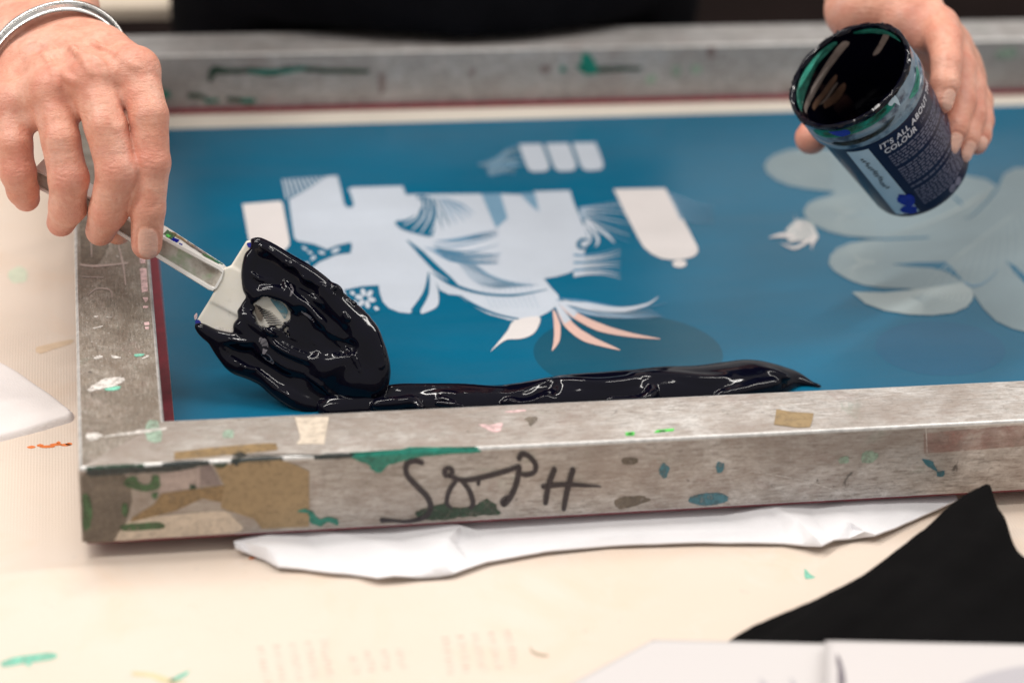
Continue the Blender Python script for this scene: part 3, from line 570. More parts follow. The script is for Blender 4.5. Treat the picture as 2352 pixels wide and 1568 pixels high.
# the squeezed corner plug
D_('corner_plug', [[(308, 128), (330, 118), (345, 128), (345, 145), (310, 145)]], 'inner', 'dark_ink', b_b, .4)

def edge_coat(name, px0, px1, mat, top, low, seed, th=.35, dip=None):
    """ink that ran along the front top edge: wraps over the rounded corner"""
    r = np.random.default_rng(seed); x0, x1 = GY(px0, 1040, 0)[0], GY(px1, 1040, 0)[0]; n = 46; V = []; R0 = 1.6
    xs = np.linspace(x0, x1, n); wt = 1+.35*np.interp(np.linspace(0, 9, n), range(10), r.normal(0, 1.5, 10)); wl = 1+.35*np.interp(np.linspace(0, 9, n), range(10), r.normal(0, 1.5, 10)); K = 9
    for i, x in enumerate(xs):
        e = min(1, .04+3.2*min(i, n-1-i)/n); t_ = max(.1, top*wt[i]*e); l_ = max(.1, low*wl[i]*e+(dip(x) if dip else 0)); th_ = th*(.25+.75*e); a1 = 90+(1-e)*50; pts = [(R0+t_*e-.6*(1-e), H+.1), (R0+t_*.5*e-.8*(1-e), H+th_*.8)]
        for a in np.linspace(a1, 180, 5): pts.append((R0+(R0+th_)*math.cos(math.radians(a)), H-R0+(R0+th_)*math.sin(math.radians(a))))
        pts += [(-th_, H-R0-l_*.6), (-.1, H-R0-l_)]
        V += [(x, y, z) for y, z in pts]
    return sub2(mesh_obj(name, V, [[i*K+k, i*K+k+1, (i+1)*K+k+1, (i+1)*K+k] for i in range(n-1) for k in range(K-1)], M[mat], smooth=True), b_f)
edge_coat('ink_stain', 815, 1098, 'teal_ink', 1.2, .8, 2, .5)
edge_coat('ink_stain', 540, 650, 'dark_ink', .1, .3, 3); edge_coat('ink_stain', 722, 818, 'dark_ink', .3, .2, 4); edge_coat('ink_stain', 372, 480, 'dark_ink', .1, 1.4, 5); edge_coat('ink_stain', 196, 330, 'dkgreen', .05, 1.0, 6, .22); edge_coat('ink_stain', 530, 555, 'dark_ink', 1.4, 2., 7)
# ------------------------------------------------------------------ cloths and papers
def cloth_mat(name, c, rough=.9, knit=900, var=.05, sheen=.0, spec=.25):
    t = NT(name); t.base(t.ramp(t.noise(30, 4), [(.3, tuple(x*(1-var) for x in c)), (.7, tuple(min(1, x*(1+var)) for x in c))]))
    t.set(Roughness=rough); t.b.inputs['Specular IOR Level'].default_value = spec; t.b.inputs['Sheen Weight'].default_value = sheen
    t.bump(t.noise(knit, 2), .0003, .5, t.bump(t.noise(70, 3), .0012, .35)); return t.m
M['white_cotton'] = cloth_mat('white_cotton_jersey', (.84, .83, .855))
M['pinkish_cotton'] = cloth_mat('white_cotton_cloth', (.82, .77, .755))
M['black_cotton'] = cloth_mat('black_cotton_jersey', (.0048, .0045, .0048), .95, 900, .2, .0, .06)
def heightcloth(name, poly, hf, mat, res=2., edge=4., lift=0.):
    P = arr(poly)[:, :2]; lo, hi = P.min(0)-4, P.max(0)+4
    xs = np.arange(lo[0], hi[0], res); ys = np.arange(lo[1], hi[1], res); X, Y = np.meshgrid(xs, ys, indexing='ij')
    sd = sd_poly(X, Y, P); k = np.clip(-sd/edge, 0, 1); prof = np.sqrt(np.clip(1-(1-k)**2, 0, 1))
    Z = TZ-.6+lift+(hf(X, Y)+.6)*prof; Z = np.where(sd > 0, TZ-.6+lift-sd*.5, Z)
    keep = sd < 1.6*res; vid = np.full(X.shape, -1); vid[keep] = np.arange(keep.sum())
    V = np.stack([X[keep], Y[keep], Z[keep]], 1)
    q = np.stack([vid[:-1, :-1], vid[1:, :-1], vid[1:, 1:], vid[:-1, 1:]], -1).reshape(-1, 4); q = q[(q >= 0).all(1)]
    return mesh_obj(name, relax(V, q, 2, .4), q, mat, smooth=True)
g0 = lambda P, z=TZ+1: [G(x, y, z) for x, y in P]
from mathutils.geometry import delaunay_2d_cdt
# the hem lies in flat facets between creases: control points (px, py, height) and creases between them
se = [(537, 1246, 3.5), (541, 1260, 4.5), (575, 1273, 2.), (608, 1286, 1.5), (640, 1303, 2.5), (700, 1309, 1.6), (755, 1315, 2.2), (820, 1322, 1.4), (868, 1329, 3.), (905, 1323, 4.), (960, 1326, 2.), (1008, 1325, 1.5), (1040, 1318, 2.5), (1120, 1291, 2.2), (1250, 1268, 2.), (1400, 1254, 1.6), (1600, 1247, 1.8),
      (1800, 1249, 1.6), (1850, 1254, 2.5), (1888, 1254, 5.), (1915, 1242, 3.5), (1950, 1239, 2.), (1985, 1234, 2.), (2010, 1231, 4.), (2060, 1213, 2.5), (2130, 1181, 2.), (2200, 1150, 2.)]
si = [(1058, 1208, 5.2), (1030, 1238, 7.5), (1012, 1272, 7.), (1014, 1300, 5.), (1050, 1255, 2.6), (1100, 1222, 2.4), (1075, 1290, 2.8), (700, 1232, 4.), (672, 1262, 4.8), (652, 1285, 4.2), (620, 1262, 6.), (585, 1252, 6.2), (740, 1275, 2.6), (860, 1245, 4.5), (850, 1290, 2.6), (940, 1290, 4.5), (930, 1240, 3.), (1200, 1240, 3.8), (1400, 1228, 4.2), (1600, 1222, 4.2), (1740, 1220, 3.6), (1400, 1206, 2.8), (1650, 1192, 2.6),
      (1775, 1165, 5.), (1830, 1196, 7.2), (1868, 1230, 7.), (1790, 1215, 2.8), (1860, 1180, 3.2), (1930, 1175, 4.), (1950, 1200, 5.5), (1985, 1222, 4.5), (1960, 1222, 2.6), (2030, 1190, 3.), (2090, 1172, 3.4)]
under_pts = [(430., 60., 5.2), (560., 130., 5.2), (560., 505., 5.2), (95., 505., 5.2), (90., 60., 5.2), (95., 12., 4.6)]
si = [(x, y, z*1.25-.8) for x, y, z in si]; P3 = [G(x, y, TZ+z) for x, y, z in se+si]; P3 = P3[:len(se)]+[arr([x, y, TZ+z]) for x, y, z in under_pts]+P3[len(se):]; nb_ = len(se)+len(under_pts)
fold = [(0, 1, 2, 3), (7, 8, 9), (23, 24, 25), (28, 29, 30), (17, 18, 19, 20), (10, 11)]; ed = [(i, (i+1) % nb_) for i in range(nb_)]
for f in fold: ed += [(nb_+f[i], nb_+f[i+1]) for i in range(len(f)-1)]
vo_, _, fo_, oi_, _, _ = delaunay_2d_cdt([Vector(p[:2]) for p in P3], ed, [list(range(nb_))], 1, 1e-4)
bm = bmesh.new(); bvs = []
for v, oi in zip(vo_, oi_): bvs.append(bm.verts.new((v.x, v.y, P3[oi[0]][2] if oi else TZ+4)))
for f in fo_:
    try: bm.faces.new([bvs[i] for i in f])
    except ValueError: pass
for _ in range(3): bmesh.ops.subdivide_edges(bm, edges=[e for e in bm.edges if e.calc_length() > 3.], cuts=1, use_grid_fill=True); bmesh.ops.triangulate(bm, faces=[f for f in bm.faces if len(f.verts) > 4])
inn = [v for v in bm.verts if not v.is_boundary]; bmesh.ops.smooth_vert(bm, verts=inn, factor=.6, use_axis_x=False, use_axis_y=False, use_axis_z=True)
bm.normal_update()
for f in bm.faces:
    if f.normal.z < 0: f.normal_flip()
for v in bm.verts: v.co.z += .22*float(vnoise(arr(v.co.x), arr(v.co.y), 7., 5))
r_ = bmesh.ops.extrude_face_region(bm, geom=list(bm.faces)); ex = [g_ for g_ in r_['geom'] if isinstance(g_, bmesh.types.BMVert)]
bmesh.ops.translate(bm, verts=ex, vec=(0, 0, .9)); bm.verts.index_update()
o = mesh_obj('t_shirt', [v.co[:] for v in bm.verts], [[v.index for v in f.verts] for f in bm.faces], M['white_cotton'], auto=42); bm.free()
tag(o, 'white t-shirt spread under the printing screen with its creased hem showing below the front bar', 't-shirt')
lc = g0([(-160, 760), (0, 832), (60, 868), (120, 908), (160, 940), (171, 952), (165, 964), (100, 984), (0, 1010), (-170, 1060)])
tag(heightcloth('cotton_cloth', lc, lambda X, Y: 3.+.7*vnoise(X, Y, 18, 9), M['pinkish_cotton'], 1.2, 1.6), 'white cloth with a pointed corner lying on the cream table left of the screen', 'cloth')
# black garment: heights given along its outline, heaped towards the far corner
bk = [(1662, 1476, 2), (1668, 1462, 4), (1690, 1442, 6), (1725, 1420, 8), (1790, 1394, 10), (1850, 1370, 12), (1910, 1340, 13), (1960, 1312, 14), (2005, 1280, 15), (2040, 1252, 17), (2100, 1212, 20), (2160, 1163, 22), (2205, 1140, 25), (2245, 1123, 28), (2272, 1113, 30), (2284, 1116, 30),
      (2300, 1160, 28), (2320, 1205, 26), (2340, 1255, 24), (2365, 1300, 22), (2480, 1500, 12), (2500, 1760, 6), (1900, 1760, 4), (1650, 1600, 3)]
bw = arr([G(x, y+float(np.interp(x, [1660, 1725, 1850, 1960, 2080, 2160, 2240, 2290, 2330], [0, 2, 5, 8, 13, 14, 9, 5, 0])) if y < 1480 else y, TZ+z*.8) for x, y, z in bk]); bz = arr([z for *_, z in bk])
bfold = [(g0([(1700, 1445), (1850, 1385), (2000, 1300), (2110, 1225), (2265, 1125)], 12), 1.6, 2.2), (g0([(2290, 1150), (2330, 1250), (2380, 1350)], 12), 2.2, 6), (g0([(1850, 1460), (2000, 1400), (2080, 1330)], 8), 2., 5), (g0([(1760, 1440), (1950, 1370), (2120, 1260), (2270, 1130)], 14), 3.5, 9), (g0([(2000, 1440), (2150, 1350), (2300, 1230)], 10), 3, 8), (g0([(2100, 1470), (2230, 1400), (2352, 1330)], 8), 3, 9)]
def black_h(X, Y):
    num = np.zeros(X.shape); den = np.zeros(X.shape)
    for (x, y, _), z in zip(bw, bz): w = 1/((X-x)**2+(Y-y)**2+60)**1.5; num += w*z; den += w
    h = num/den+.8*vnoise(X, Y, 30, 3)
    for P, a, w in bfold: d, _ = sd_line(X, Y, arr(P)[:, :2]); h = h+a*np.exp(-(d/w)**2)
    return h
tag(heightcloth('black_garment', bw, black_h, M['black_cotton'], 2., 7.), 'black fabric garment heaped on the table in front of the screen, its pointed corner raised', 'garment')
def paper_mat(name, c):
    t = NT(name); t.base(c); t.set(Roughness=.6); t.bump(t.noise(600, 3), .0001, .3); return t.m
M['paper'] = paper_mat('white_print_paper', (.63, .60, .595)); M['paper2'] = paper_mat('white_print_paper_top', (.64, .605, .60)); M['print'] = simple('black_print', (.13, .11, .135), .5); M['grey_print'] = simple('grey_print', (.46, .44, .47), .55, .03)
def paper(name, quad, mats, marks, lab, wave=1.):
    """quad: four (px, py, z): far-left, far-right, near-right, near-left"""
    q = arr(quad); n = 24; V = []
    def at(a, b, lift=0):
        p = (q[0]*(1-a)+q[1]*a)*(1-b)+(q[3]*(1-a)+q[2]*a)*b; z = p[2]+wave*math.sin(a*3.1+.4)*math.sin(b*2.2)*1.5
        return G(p[0], p[1], z)+np.array([0, 0, lift])
    mb = MB(); nn = n+1
    top = [at(i/n, j/n) for j in range(nn) for i in range(nn)]; bot = [at(i/n, j/n, -.25) for j in range(nn) for i in range(nn)]
    F = [[j*nn+i, j*nn+i+1, (j+1)*nn+i+1, (j+1)*nn+i] for j in range(n) for i in range(n)]
    mb.add(top, F); mb.add(bot, [f[::-1] for f in F])
    per = [i for i in range(n)]+[j*nn+n for j in range(n)]+[n*nn+i for i in range(n, 0, -1)]+[j*nn for j in range(n, 0, -1)]
    N = len(top); k = len(mb.V)-2*N
    for a, b in zip(per, per[1:]+per[:1]): mb.F.append([a, b, N+b, N+a]); mb.M.append(0)
    for P, m in marks: mb.add([at(a, b, .35) for a, b in P], fill([at(a, b, .35) for a, b in P]), m)
    o = mb.build(name, mats, smooth=True); return tag(o, lab, 'paper')
# local (a, b) marks: a across, b towards the viewer
mk = lambda P: [((x-1895)/(2500-1895), (y-1474)/(1774-1474)) for x, y in P]
paper('printed_sheet', [(1500, 1468, 6), (1900, 1477, 17), (1960, 1790, 22), (900, 1790, 4)], [M['paper'], M['print'], M['grey_print']],
      [([(.70, .26), (.73, .29), (.76, .36), (.73, .33)], 2), ([(.82, .25), (.845, .29), (.865, .36), (.84, .33)], 2)], 'white paper sheet on the table lying partly under the sheet with a dark curved mark')
paper('printed_sheet', [(1895, 1470, 21), (2500, 1482, 21), (2500, 1782, 34), (1895, 1770, 30)], [M['paper2'], M['print'], M['grey_print']],
      [(mk([(1922, 1503), (1930, 1517), (1936, 1537), (1940, 1555), (1941, 1575), (1926, 1600), (1925, 1565), (1925, 1540), (1921, 1520)]), 1), (mk(ellp(2352, 1600, 190, 75, -.15, 30)), 2)], 'white paper sheet printed with a dark curved mark, lying over the black garment')['group'] = 'printed sheets in front'
bpy.data.objects['printed_sheet']['group'] = 'printed sheets in front'

# ------------------------------------------------------------------ spatula
D0 = 1164.; PS = FPX/D0
def SP(x, y, n=0.): return U(x, y, D0)-n*FW
def c3(x, y): return (344.5+.3297*x, 488+.3297*y)
M['white_plastic'] = simple('white_plastic_handle', (.74, .72, .69), .3, .04, 60)
def blade_mat():
    t = NT('white_silicone_blade'); c = t.ramp(t.noise(50, 4), [(.35, (.70, .66, .57)), (.65, (.76, .73, .67))])
    c = t.mix(t.ramp(t.noise(120, 5, .7), [(.60, 0.), (.75, .5)]), c, (.45, .42, .36)); t.base(c); t.set(Roughness=.42)
    t.b.inputs['Subsurface Weight'].default_value = .15; t.b.inputs['Subsurface Radius'].default_value = (.004, .003, .002); return t.m
M['blade'] = blade_mat()
def channel_mat():
    t = NT('ink_stained_channel'); c = t.ramp(t.noise(90, 5, .65), [(.3, (.20, .165, .13)), (.5, (.42, .39, .34)), (.7, (.55, .54, .50))])
    c = t.mix(t.ramp(t.noise(60, 4, .6), [(.52, 0.), (.62, .7)]), c, (.24, .36, .20)); t.base(c); t.set(Roughness=.4); return t.m
M['channel'] = channel_mat()
def ink_mat():
    t = NT('wet_black_ink'); t.base((.002, .002, .007)); t.set(Roughness=t.ramp(t.noise(90, 3), [(.3, .05), (.7, .11)])); t.b.inputs['Specular IOR Level'].default_value = .25
    v = t.coord((1, 1, 1), (.2, .55, -.45)); mp = t.n('ShaderNodeMapping'); mp.inputs['Scale'].default_value = (14, 150, 150); t.l(v, mp.inputs['Vector'])
    dr = t.noise(1., 4, .6, mp.outputs[0], .4); mk_ = t.ramp(t.noise(38, 2), [(.42, 0.), (.60, 1.)])
    t.bump(t.mix(mk_, (.5, .5, .5), dr), .0008, .10, t.bump(t.noise(60, 2, .4), .0012, .25)); return t.m
M['ink'] = ink_mat()
spat = thing('spatula', SP(480, 655), 'white plastic spatula with a wide blade coated in wet black ink, held over the screen', 'spatula')
# handle: rimmed bar with a recessed channel, stained upper side
hb = MB()
lo = arr([(62, 420), (200, 494), (345, 582), (480, 666), (490, 669), (500, 662)]); up = arr([(84, 386), (215, 455), (372, 540), (508, 611), (517, 620), (512, 640)])
nL = len(lo); tt = np.linspace(0, 1, nL)
bk_up = up+arr([(.50, -.86)])*np.interp(up[:, 0], [80, 372, 510], [30, 21, 6])[:, None]
fr = lambda w: lo*(1-w)+up*w
rows = [(fr(0.), -5), (fr(0.), 3.), (fr(.03), 4.), (fr(.14), 4.), (fr(.19), 1.2), (fr(.81), 1.2), (fr(.86), 4.), (fr(.97), 4.), (fr(1.), 3.), (bk_up, -5)]
V = []
for P, n in rows:
    for i, (x, y) in enumerate(P):
        nn = n if (i < nL-2 or n < 2) else n
        if n == 1.2 and i >= nL-2: nn = 4.
        V.append(SP(x, y, nn))
F = []; Mi = []
for r in range(len(rows)-1):
    for i in range(nL-1):
        F.append([r*nL+i, r*nL+i+1, (r+1)*nL+i+1, (r+1)*nL+i]); Mi.append(1 if r == 4 and i < nL-2 else 0)
F.append([(len(rows)-1)*nL+i for i in range(nL)][::-1]+[i for i in range(nL)]); Mi.append(0)
F.append([r*nL for r in range(len(rows))]); Mi.append(0); F.append([r*nL+nL-1 for r in range(len(rows))][::-1]); Mi.append(0)
o = mesh_obj('handle', V, F, [M['white_plastic'], M['channel']], fm=Mi, auto=38); under(o, spat)
def sdecal(name, P, n, mat, par=None, rag=.05, seed=2, nb=None):
    P = ragged(P, rag, 4, seed); V = [SP(x, y, n if nb is None else nb(x, y)) for x, y in P]
    o = mesh_obj(name, V, fill(V), M[mat]); return under(o, spat)
def side(x, k): # on the stained upper side of the handle: k=0 front edge, 1 back edge
    a = arr([np.interp(x, up[:, 0], up[:, 0]), np.interp(x, up[:4, 0], up[:4, 1])]); b = arr([np.interp(x, up[:4, 0], bk_up[:4, 0]), np.interp(x, up[:4, 0], bk_up[:4, 1])])
    p = a*(1-k)+b*k; return SP(p[0], p[1], 3-8*k+.4)
for mat, x0, x1, k0, k1 in (('green_ink', 374, 396, .1, .9), ('navy_ink', 394, 408, .0, .55), ('dark_tape', 384, 440, .62, 1.), ('green_ink', 462, 502, .2, 1.), ('teal_ink', 490, 508, .5, 1.), ('grey_tape', 420, 470, .6, 1.), ('neon_green', 380, 388, .1, .5), ('navy_ink', 412, 419, 0., .3)):
    xs = np.linspace(x0, x1, 9); V = [side(x, k0+random.uniform(0, .12)) for x in xs]+[side(x, k1-random.uniform(0, .15)) for x in xs]
    under(mesh_obj('ink_stain', V, strip_faces(9), M[mat]), spat)
# blade (local grid: u right, v up in the blade's own plane, n out of its face)
def loc2w(V): return CP+D0*FW+np.outer(V[:, 0], RT)+np.outer(V[:, 1], UPV)-np.outer(V[:, 2], FW)
def l2(P): P = arr(P); return np.stack([(P[:, 0]-1176)/PS, (784-P[:, 1])/PS], 1)
def l3(P, n):
    q = l2(P); n = np.broadcast_to(arr(n), (len(q),)); return np.column_stack([q, n])
blade_o = l2([(566, 553), (575, 551), (586, 553), (640, 585), (720, 630), (800, 705), (855, 790), (872, 870), (862, 915), (830, 928), (780, 925), (700, 892), (610, 842), (520, 790), (462, 760), (451, 751), (449, 741), (455, 730)])
gr = Grid([-166, -36, -8], [-64, 55, 10], .7)
AX = [gr.lo[i]+gr.h*np.arange(gr.n[i]) for i in range(3)]
X2, Y2 = np.meshgrid(AX[0], AX[1], indexing='ij'); d2 = sd_poly(X2, Y2, blade_o)
taper = np.interp(X2*math.cos(.6)-Y2*math.sin(.6), [-150, -90], [2.6, 1.2])
q = np.maximum(d2[:, :, None]+1.3, 0)**2+np.maximum(np.abs(AX[2])[None, None, :]-taper[:, :, None]+1.0, 0)**2
gr.F = (np.sqrt(q)+np.minimum(np.maximum(d2[:, :, None]+1.3, np.abs(AX[2])[None, None, :]-taper[:, :, None]+1.0), 0)-1.15).astype(np.float32)
soc = sd_poly(X2, Y2, l2([c3(520, 385), c3(560, 375), c3(655, 420), c3(760, 560), c3(640, 735), c3(425, 618)]))
sd3 = np.maximum(soc[:, :, None], np.abs(AX[2])[None, None, :]-3.1); gr.smin(tuple([slice(None)]*3), sd3, 1.2)
V, F = gr.mesh(); bl = mesh_obj('blade', loc2w(V), F, M['blade'], smooth=True); under(bl, spat)
sdecal('ink_stain', [c3(680, 215), c3(715, 212), c3(722, 240), c3(690, 245)], 2.75, 'navy_ink'); sdecal('ink_stain', [c3(322, 752), c3(345, 748), c3(362, 778), c3(325, 782)], 2.8, 'navy_ink')
sdecal('ink_stain', [c3(312, 720), c3(330, 700), c3(334, 730), c3(318, 748)], 2.5, 'pink_ink')
# wet ink on the blade
ink_o = l2([c3(*p) for p in [(712, 190), (745, 196), (800, 235), (860, 262), (950, 320), (1030, 372), (1100, 405), (1150, 430), (1220, 462), (1300, 520), (1370, 570), (1430, 620), (1490, 675), (1540, 725), (1578, 780), (1605, 840), (1625, 900), (1637, 960), (1644, 1050), (1640, 1150), (1628, 1240),
    (1600, 1300), (1500, 1345), (1400, 1375), (1270, 1398), (1150, 1378), (1050, 1322), (960, 1285), (900, 1255), (820, 1215), (760, 1180), (690, 1130), (620, 1090), (565, 1045), (520, 1000), (478, 945), (440, 892), (400, 840), (360, 800), (322, 790), (318, 775), (345, 785), (400, 820), (430, 838), (462, 856), (540, 858), (590, 875), (632, 872),
    (612, 830), (605, 795), (618, 772), (650, 762), (672, 760), (658, 730), (612, 692), (618, 668), (640, 630), (668, 582), (655, 540), (648, 490), (640, 450), (640, 420), (660, 370), (680, 335), (676, 305), (690, 270), (712, 250), (735, 222)]])
hole = l2([c3(*p) for p in [(722, 640), (745, 612), (800, 590), (850, 592), (900, 618), (945, 650), (972, 690), (968, 735), (935, 752), (930, 785), (968, 830), (975, 858), (950, 850), (920, 815), (880, 790), (840, 800), (800, 808), (770, 785), (742, 740)]])
gi = Grid([-170, -46, -10], [-60, 58, 18], .62)
AX = [gi.lo[i]+gi.h*np.arange(gi.n[i]) for i in range(3)]; X2, Y2 = np.meshgrid(AX[0], AX[1], indexing='ij')
di = sd_poly(X2, Y2, ink_o)+.25*vnoise(X2, Y2, 2.3, 8)
th = 3.9+1.0*vnoise(X2, Y2, 14, 21)+.2*vnoise(X2, Y2, 6, 22)
nn = AX[2][None, None, :]; a_ = di[:, :, None]+2.6; b_ = np.abs(nn)-th[:, :, None]+2.2
gi.F = (np.sqrt(np.maximum(a_, 0)**2+np.maximum(b_, 0)**2)+np.minimum(np.maximum(a_, b_), 0)-2.3).astype(np.float32)
ridges = [([(745, 215), (860, 285), (1000, 378), (1110, 455), (1220, 555), (1330, 680), (1450, 800), (1550, 950), (1590, 1110), (1560, 1240)], 2.6, [1.8, 2.4, 3, 3.4, 3.6, 3.8, 4, 4.2, 4.4, 4], 2.2),
    ([(1040, 400), (1090, 460), (1130, 500), (1180, 530), (1250, 590), (1310, 650)], 4.2, [1.2, 2, 2.2, 2, 1.8, .8], 1.4), ([(1020, 535), (1110, 580), (1215, 645)], 3.4, [1.2, 2, 1.2], 1.3), ([(1160, 500), (1230, 540), (1290, 600)], 5., [.8, 1.4, .8], 1.), ([(1240, 510), (1300, 530), (1330, 560)], 5., [.8, 1.2, .6], 1.),
    ([(740, 590), (800, 562), (880, 566), (980, 605), (1060, 660), (1120, 720), (1160, 765), (1200, 770)], 4.2, [1.4, 2, 2.6, 2.6, 2.6, 2.6, 2.4, 1], 1.6), ([(970, 470), (985, 530), (1000, 590), (1060, 650)], 4.6, [1.4, 1.8, 1.8, 1], 1.3),
    ([(660, 720), (720, 765), (790, 815), (870, 875), (960, 930), (1110, 1000), (1250, 1060), (1350, 1060)], 3.8, [1.6, 2.4, 2.6, 3, 3, 2.8, 2, 1], 2.), ([(350, 800), (440, 862), (540, 890), (640, 902), (740, 890), (800, 905)], 3.4, [1.5, 2.4, 2.6, 2.4, 2.2, 1], 1.6),
    ([(470, 915), (530, 990), (600, 1060), (700, 1090), (820, 1150), (900, 1230), (1020, 1310), (1130, 1350)], 2.6, [1.6, 2, 2.6, 3, 3, 3, 3, 2.4], 2.), ([(620, 790), (680, 830), (780, 930), (830, 1000), (950, 1070), (1100, 1110)], 3.6, [1.8, 2.2, 2.4, 2.4, 2, .8], 1.6),
    ([(1350, 690), (1380, 740), (1370, 770)], 6., [1., 1.4, .7], .8), ([(700, 300), (690, 400), (700, 520), (740, 560)], 3.2, [1.4, 1.6, 1.8, 1.5], 1.6)]
for P, n, Rr, k in ridges:
    k = k*1.9+.6; Q = cr(l3([c3(*p) for p in P], n-.7), 4); gi.chain(Q, np.interp(np.linspace(0, 1, len(Q)), np.linspace(0, 1, len(Rr)), Rr), k)
for (x, y, n, r) in [(1380, 1020, 0, 9), (1220, 1120, 0, 8), (1440, 1180, 1, 8.5), (1250, 880, 0, 6.5), (1480, 880, 0, 6)]: p = l3([c3(x, y)], n)[0]; gi.cone(p, p+arr([.5, .3, 0]), r, r, 6)
grooves = [[(1060, 700), (1150, 820), (1280, 920), (1400, 940)], [(900, 860), (1000, 920), (1130, 960)], [(560, 960), (680, 1010), (820, 1080), (960, 1180)], [(1000, 460), (1060, 520), (1130, 560)], [(820, 330), (930, 410), (1010, 460)]]
for P in grooves: Q = cr(l3([c3(*p) for p in P], 7.9), 4); [gi.cut(Q[i], Q[i+1], 2.4, 2.4, 3.5) for i in range(len(Q)-1)]
dh = sd_poly(X2, Y2, hole)-.1+1.2*vnoise(X2, Y2, 2.4, 30)+.6*vnoise(X2, Y2, 1.1, 31)
gi.smax(tuple([slice(None)]*3), np.minimum(np.broadcast_to(-dh[:, :, None], gi.F.shape), nn+.5), 1.)
def surfn(x, y):
    i, j = np.clip(np.round((arr([(x-1176)/PS, (784-y)/PS])-gi.lo[:2])/gi.h).astype(int), 0, gi.n[:2]-1); k = np.where(gi.F[i, j] < 0)[0]
    return gi.lo[2]+gi.h*(k[-1] if len(k) else gi.n[2]//2)
for P, r_ in [([(1040, 402), (1072, 445), (1112, 482)], .8), ([(1165, 502), (1205, 510), (1240, 555), (1262, 582)], .8), ([(1236, 512), (1300, 522), (1268, 548), (1300, 590)], .7), ([(1032, 532), (1120, 585), (1210, 642)], .8), ([(1378, 602), (1450, 640)], .7), ([(1352, 680), (1378, 735), (1402, 742)], .9), ([(1618, 935), (1628, 1060), (1600, 1075)], .7),
    ([(908, 900), (1010, 958), (1112, 994)], .8), ([(522, 930), (572, 990)], .7), ([(700, 1080), (760, 1110), (820, 1155)], .8), ([(890, 1228), (950, 1262), (1015, 1310)], .8), ([(1335, 1312), (1400, 1305)], .6), ([(1345, 1332), (1440, 1326)], .6), ([(1365, 1352), (1440, 1350)], .6), ([(770, 235), (830, 262), (920, 330), (1000, 375)], .8), ([(925, 335), (950, 370), (990, 372), (960, 340)], .7),
    ([(560, 880), (650, 900), (740, 896)], .7), ([(1090, 1130), (1200, 1200), (1290, 1300)], 1.2), ([(760, 760), (830, 830), (900, 860)], 1.), ([(1300, 900), (1420, 1000), (1480, 1120)], 1.3), ([(700, 420), (780, 470), (880, 480)], 1.1), ([(560, 1000), (680, 1080), (760, 1090)], 1.)]:
    Q = cr([c3(*p) for p in P], 4); Q3 = [l3([q], surfn(*q)+.1)[0] for q in Q]; gi.chain(Q3, r_*np.sin(np.linspace(.35, 2.8, len(Q3))), .9)
V, F = gi.mesh(); V = relax(V, F, 2, .4); o = mesh_obj('ink_coating', loc2w(V), F, M['ink'], smooth=True); under(o, spat)
# scraped smears where the blade shows through
for P, mat, n in [([(738, 640), (772, 655), (790, 700), (782, 760), (752, 735), (735, 690)], 'grime', 2.7), ([(842, 596), (900, 620), (945, 655), (965, 700), (940, 740), (905, 690), (870, 645)], 'blue_ink', 2.7)]: sdecal('ink_stain', [c3(*p) for p in P], n, mat, rag=.08)
for k in range(9): a, b = stroke2([c3(745+k*11, 650+k*17), c3(790+k*13, 672+k*14), c3(850+k*12, 690+k*12)], (2.6, 2.0, .5), 5); V = [SP(x, y, 2.85) for x, y in a]+[SP(x, y, 2.85) for x, y in b]; under(mesh_obj('ink_stain', V, strip_faces(len(a)), M['ink']), spat)
sdecal('ink_stain', [c3(455, 800), c3(500, 795), c3(560, 815), c3(620, 770), c3(640, 800), c3(610, 862), c3(540, 855), c3(470, 850)], 2.8, 'white_ink', rag=.06)
M['grey_film'] = simple('thin_grey_ink_film', (.13, .12, .135), .12, .3, 200)
for P, w_ in [([(770, 880), (800, 900), (815, 940), (800, 985)], (10, 22, 16, 6)), ([(790, 985), (830, 1010), (870, 1050)], (8, 18, 6)), ([(985, 500), (1000, 545), (985, 590)], (4, 8, 3)), ([(1060, 690), (1120, 730), (1150, 765)], (4, 8, 3))]:
    a, b = stroke2([c3(*p) for p in P], arr(w_)*.8, 6); pts = list(a)+list(b[::-1]); hit = []
    gi_h = lambda x, y: max([k for k in range(gi.n[2]) if gi.F[tuple(np.clip(np.round((arr([(x-1176)/PS, (784-y)/PS])-gi.lo[:2])/gi.h).astype(int), 0, gi.n[:2]-1))+(k,)] < 0] or [12])
    V = [SP(x, y, gi.lo[2]+gi.h*(gi_h(x, y)+.8)) for x, y in list(a)+list(b)]; under(mesh_obj('ink_stain', V, strip_faces(len(a)), M['grey_film'], smooth=True), spat)
# ------------------------------------------------------------------ ink bead on the mesh
tp = [(760, 902, 9), (830, 895, 10), (885, 892, 10.5), (940, 889, 10), (1000, 887, 11), (1080, 888, 11.5), (1158, 888, 11.5), (1210, 882, 12.5), (1256, 875, 13.5), (1325, 863, 14.5), (1400, 857, 15), (1464, 852, 15), (1540, 847, 15.3), (1604, 843, 15.4), (1665, 836, 15.5), (1719, 831, 15), (1766, 836, 12), (1796, 846, 8), (1820, 856, 5), (1842, 867, 2.6), (1862, 878, 1.), (1886, 885, .5)]
cl = []
for i, (x, y, r) in enumerate(tp):
    cl.append((*G(x, y+r*3.55, 1.), r))
cl = arr(cl); cs_ = cr(cl, 4)
gb = Grid(cs_[:, :3].min(0)-arr([18, 20, 4]), cs_[:, :3].max(0)+arr([6, 20, 22]), .72)
gb.chain(cs_[:, :3], cs_[:, 3], 2.5, (arr([0, 0, 1.]), 1.28))
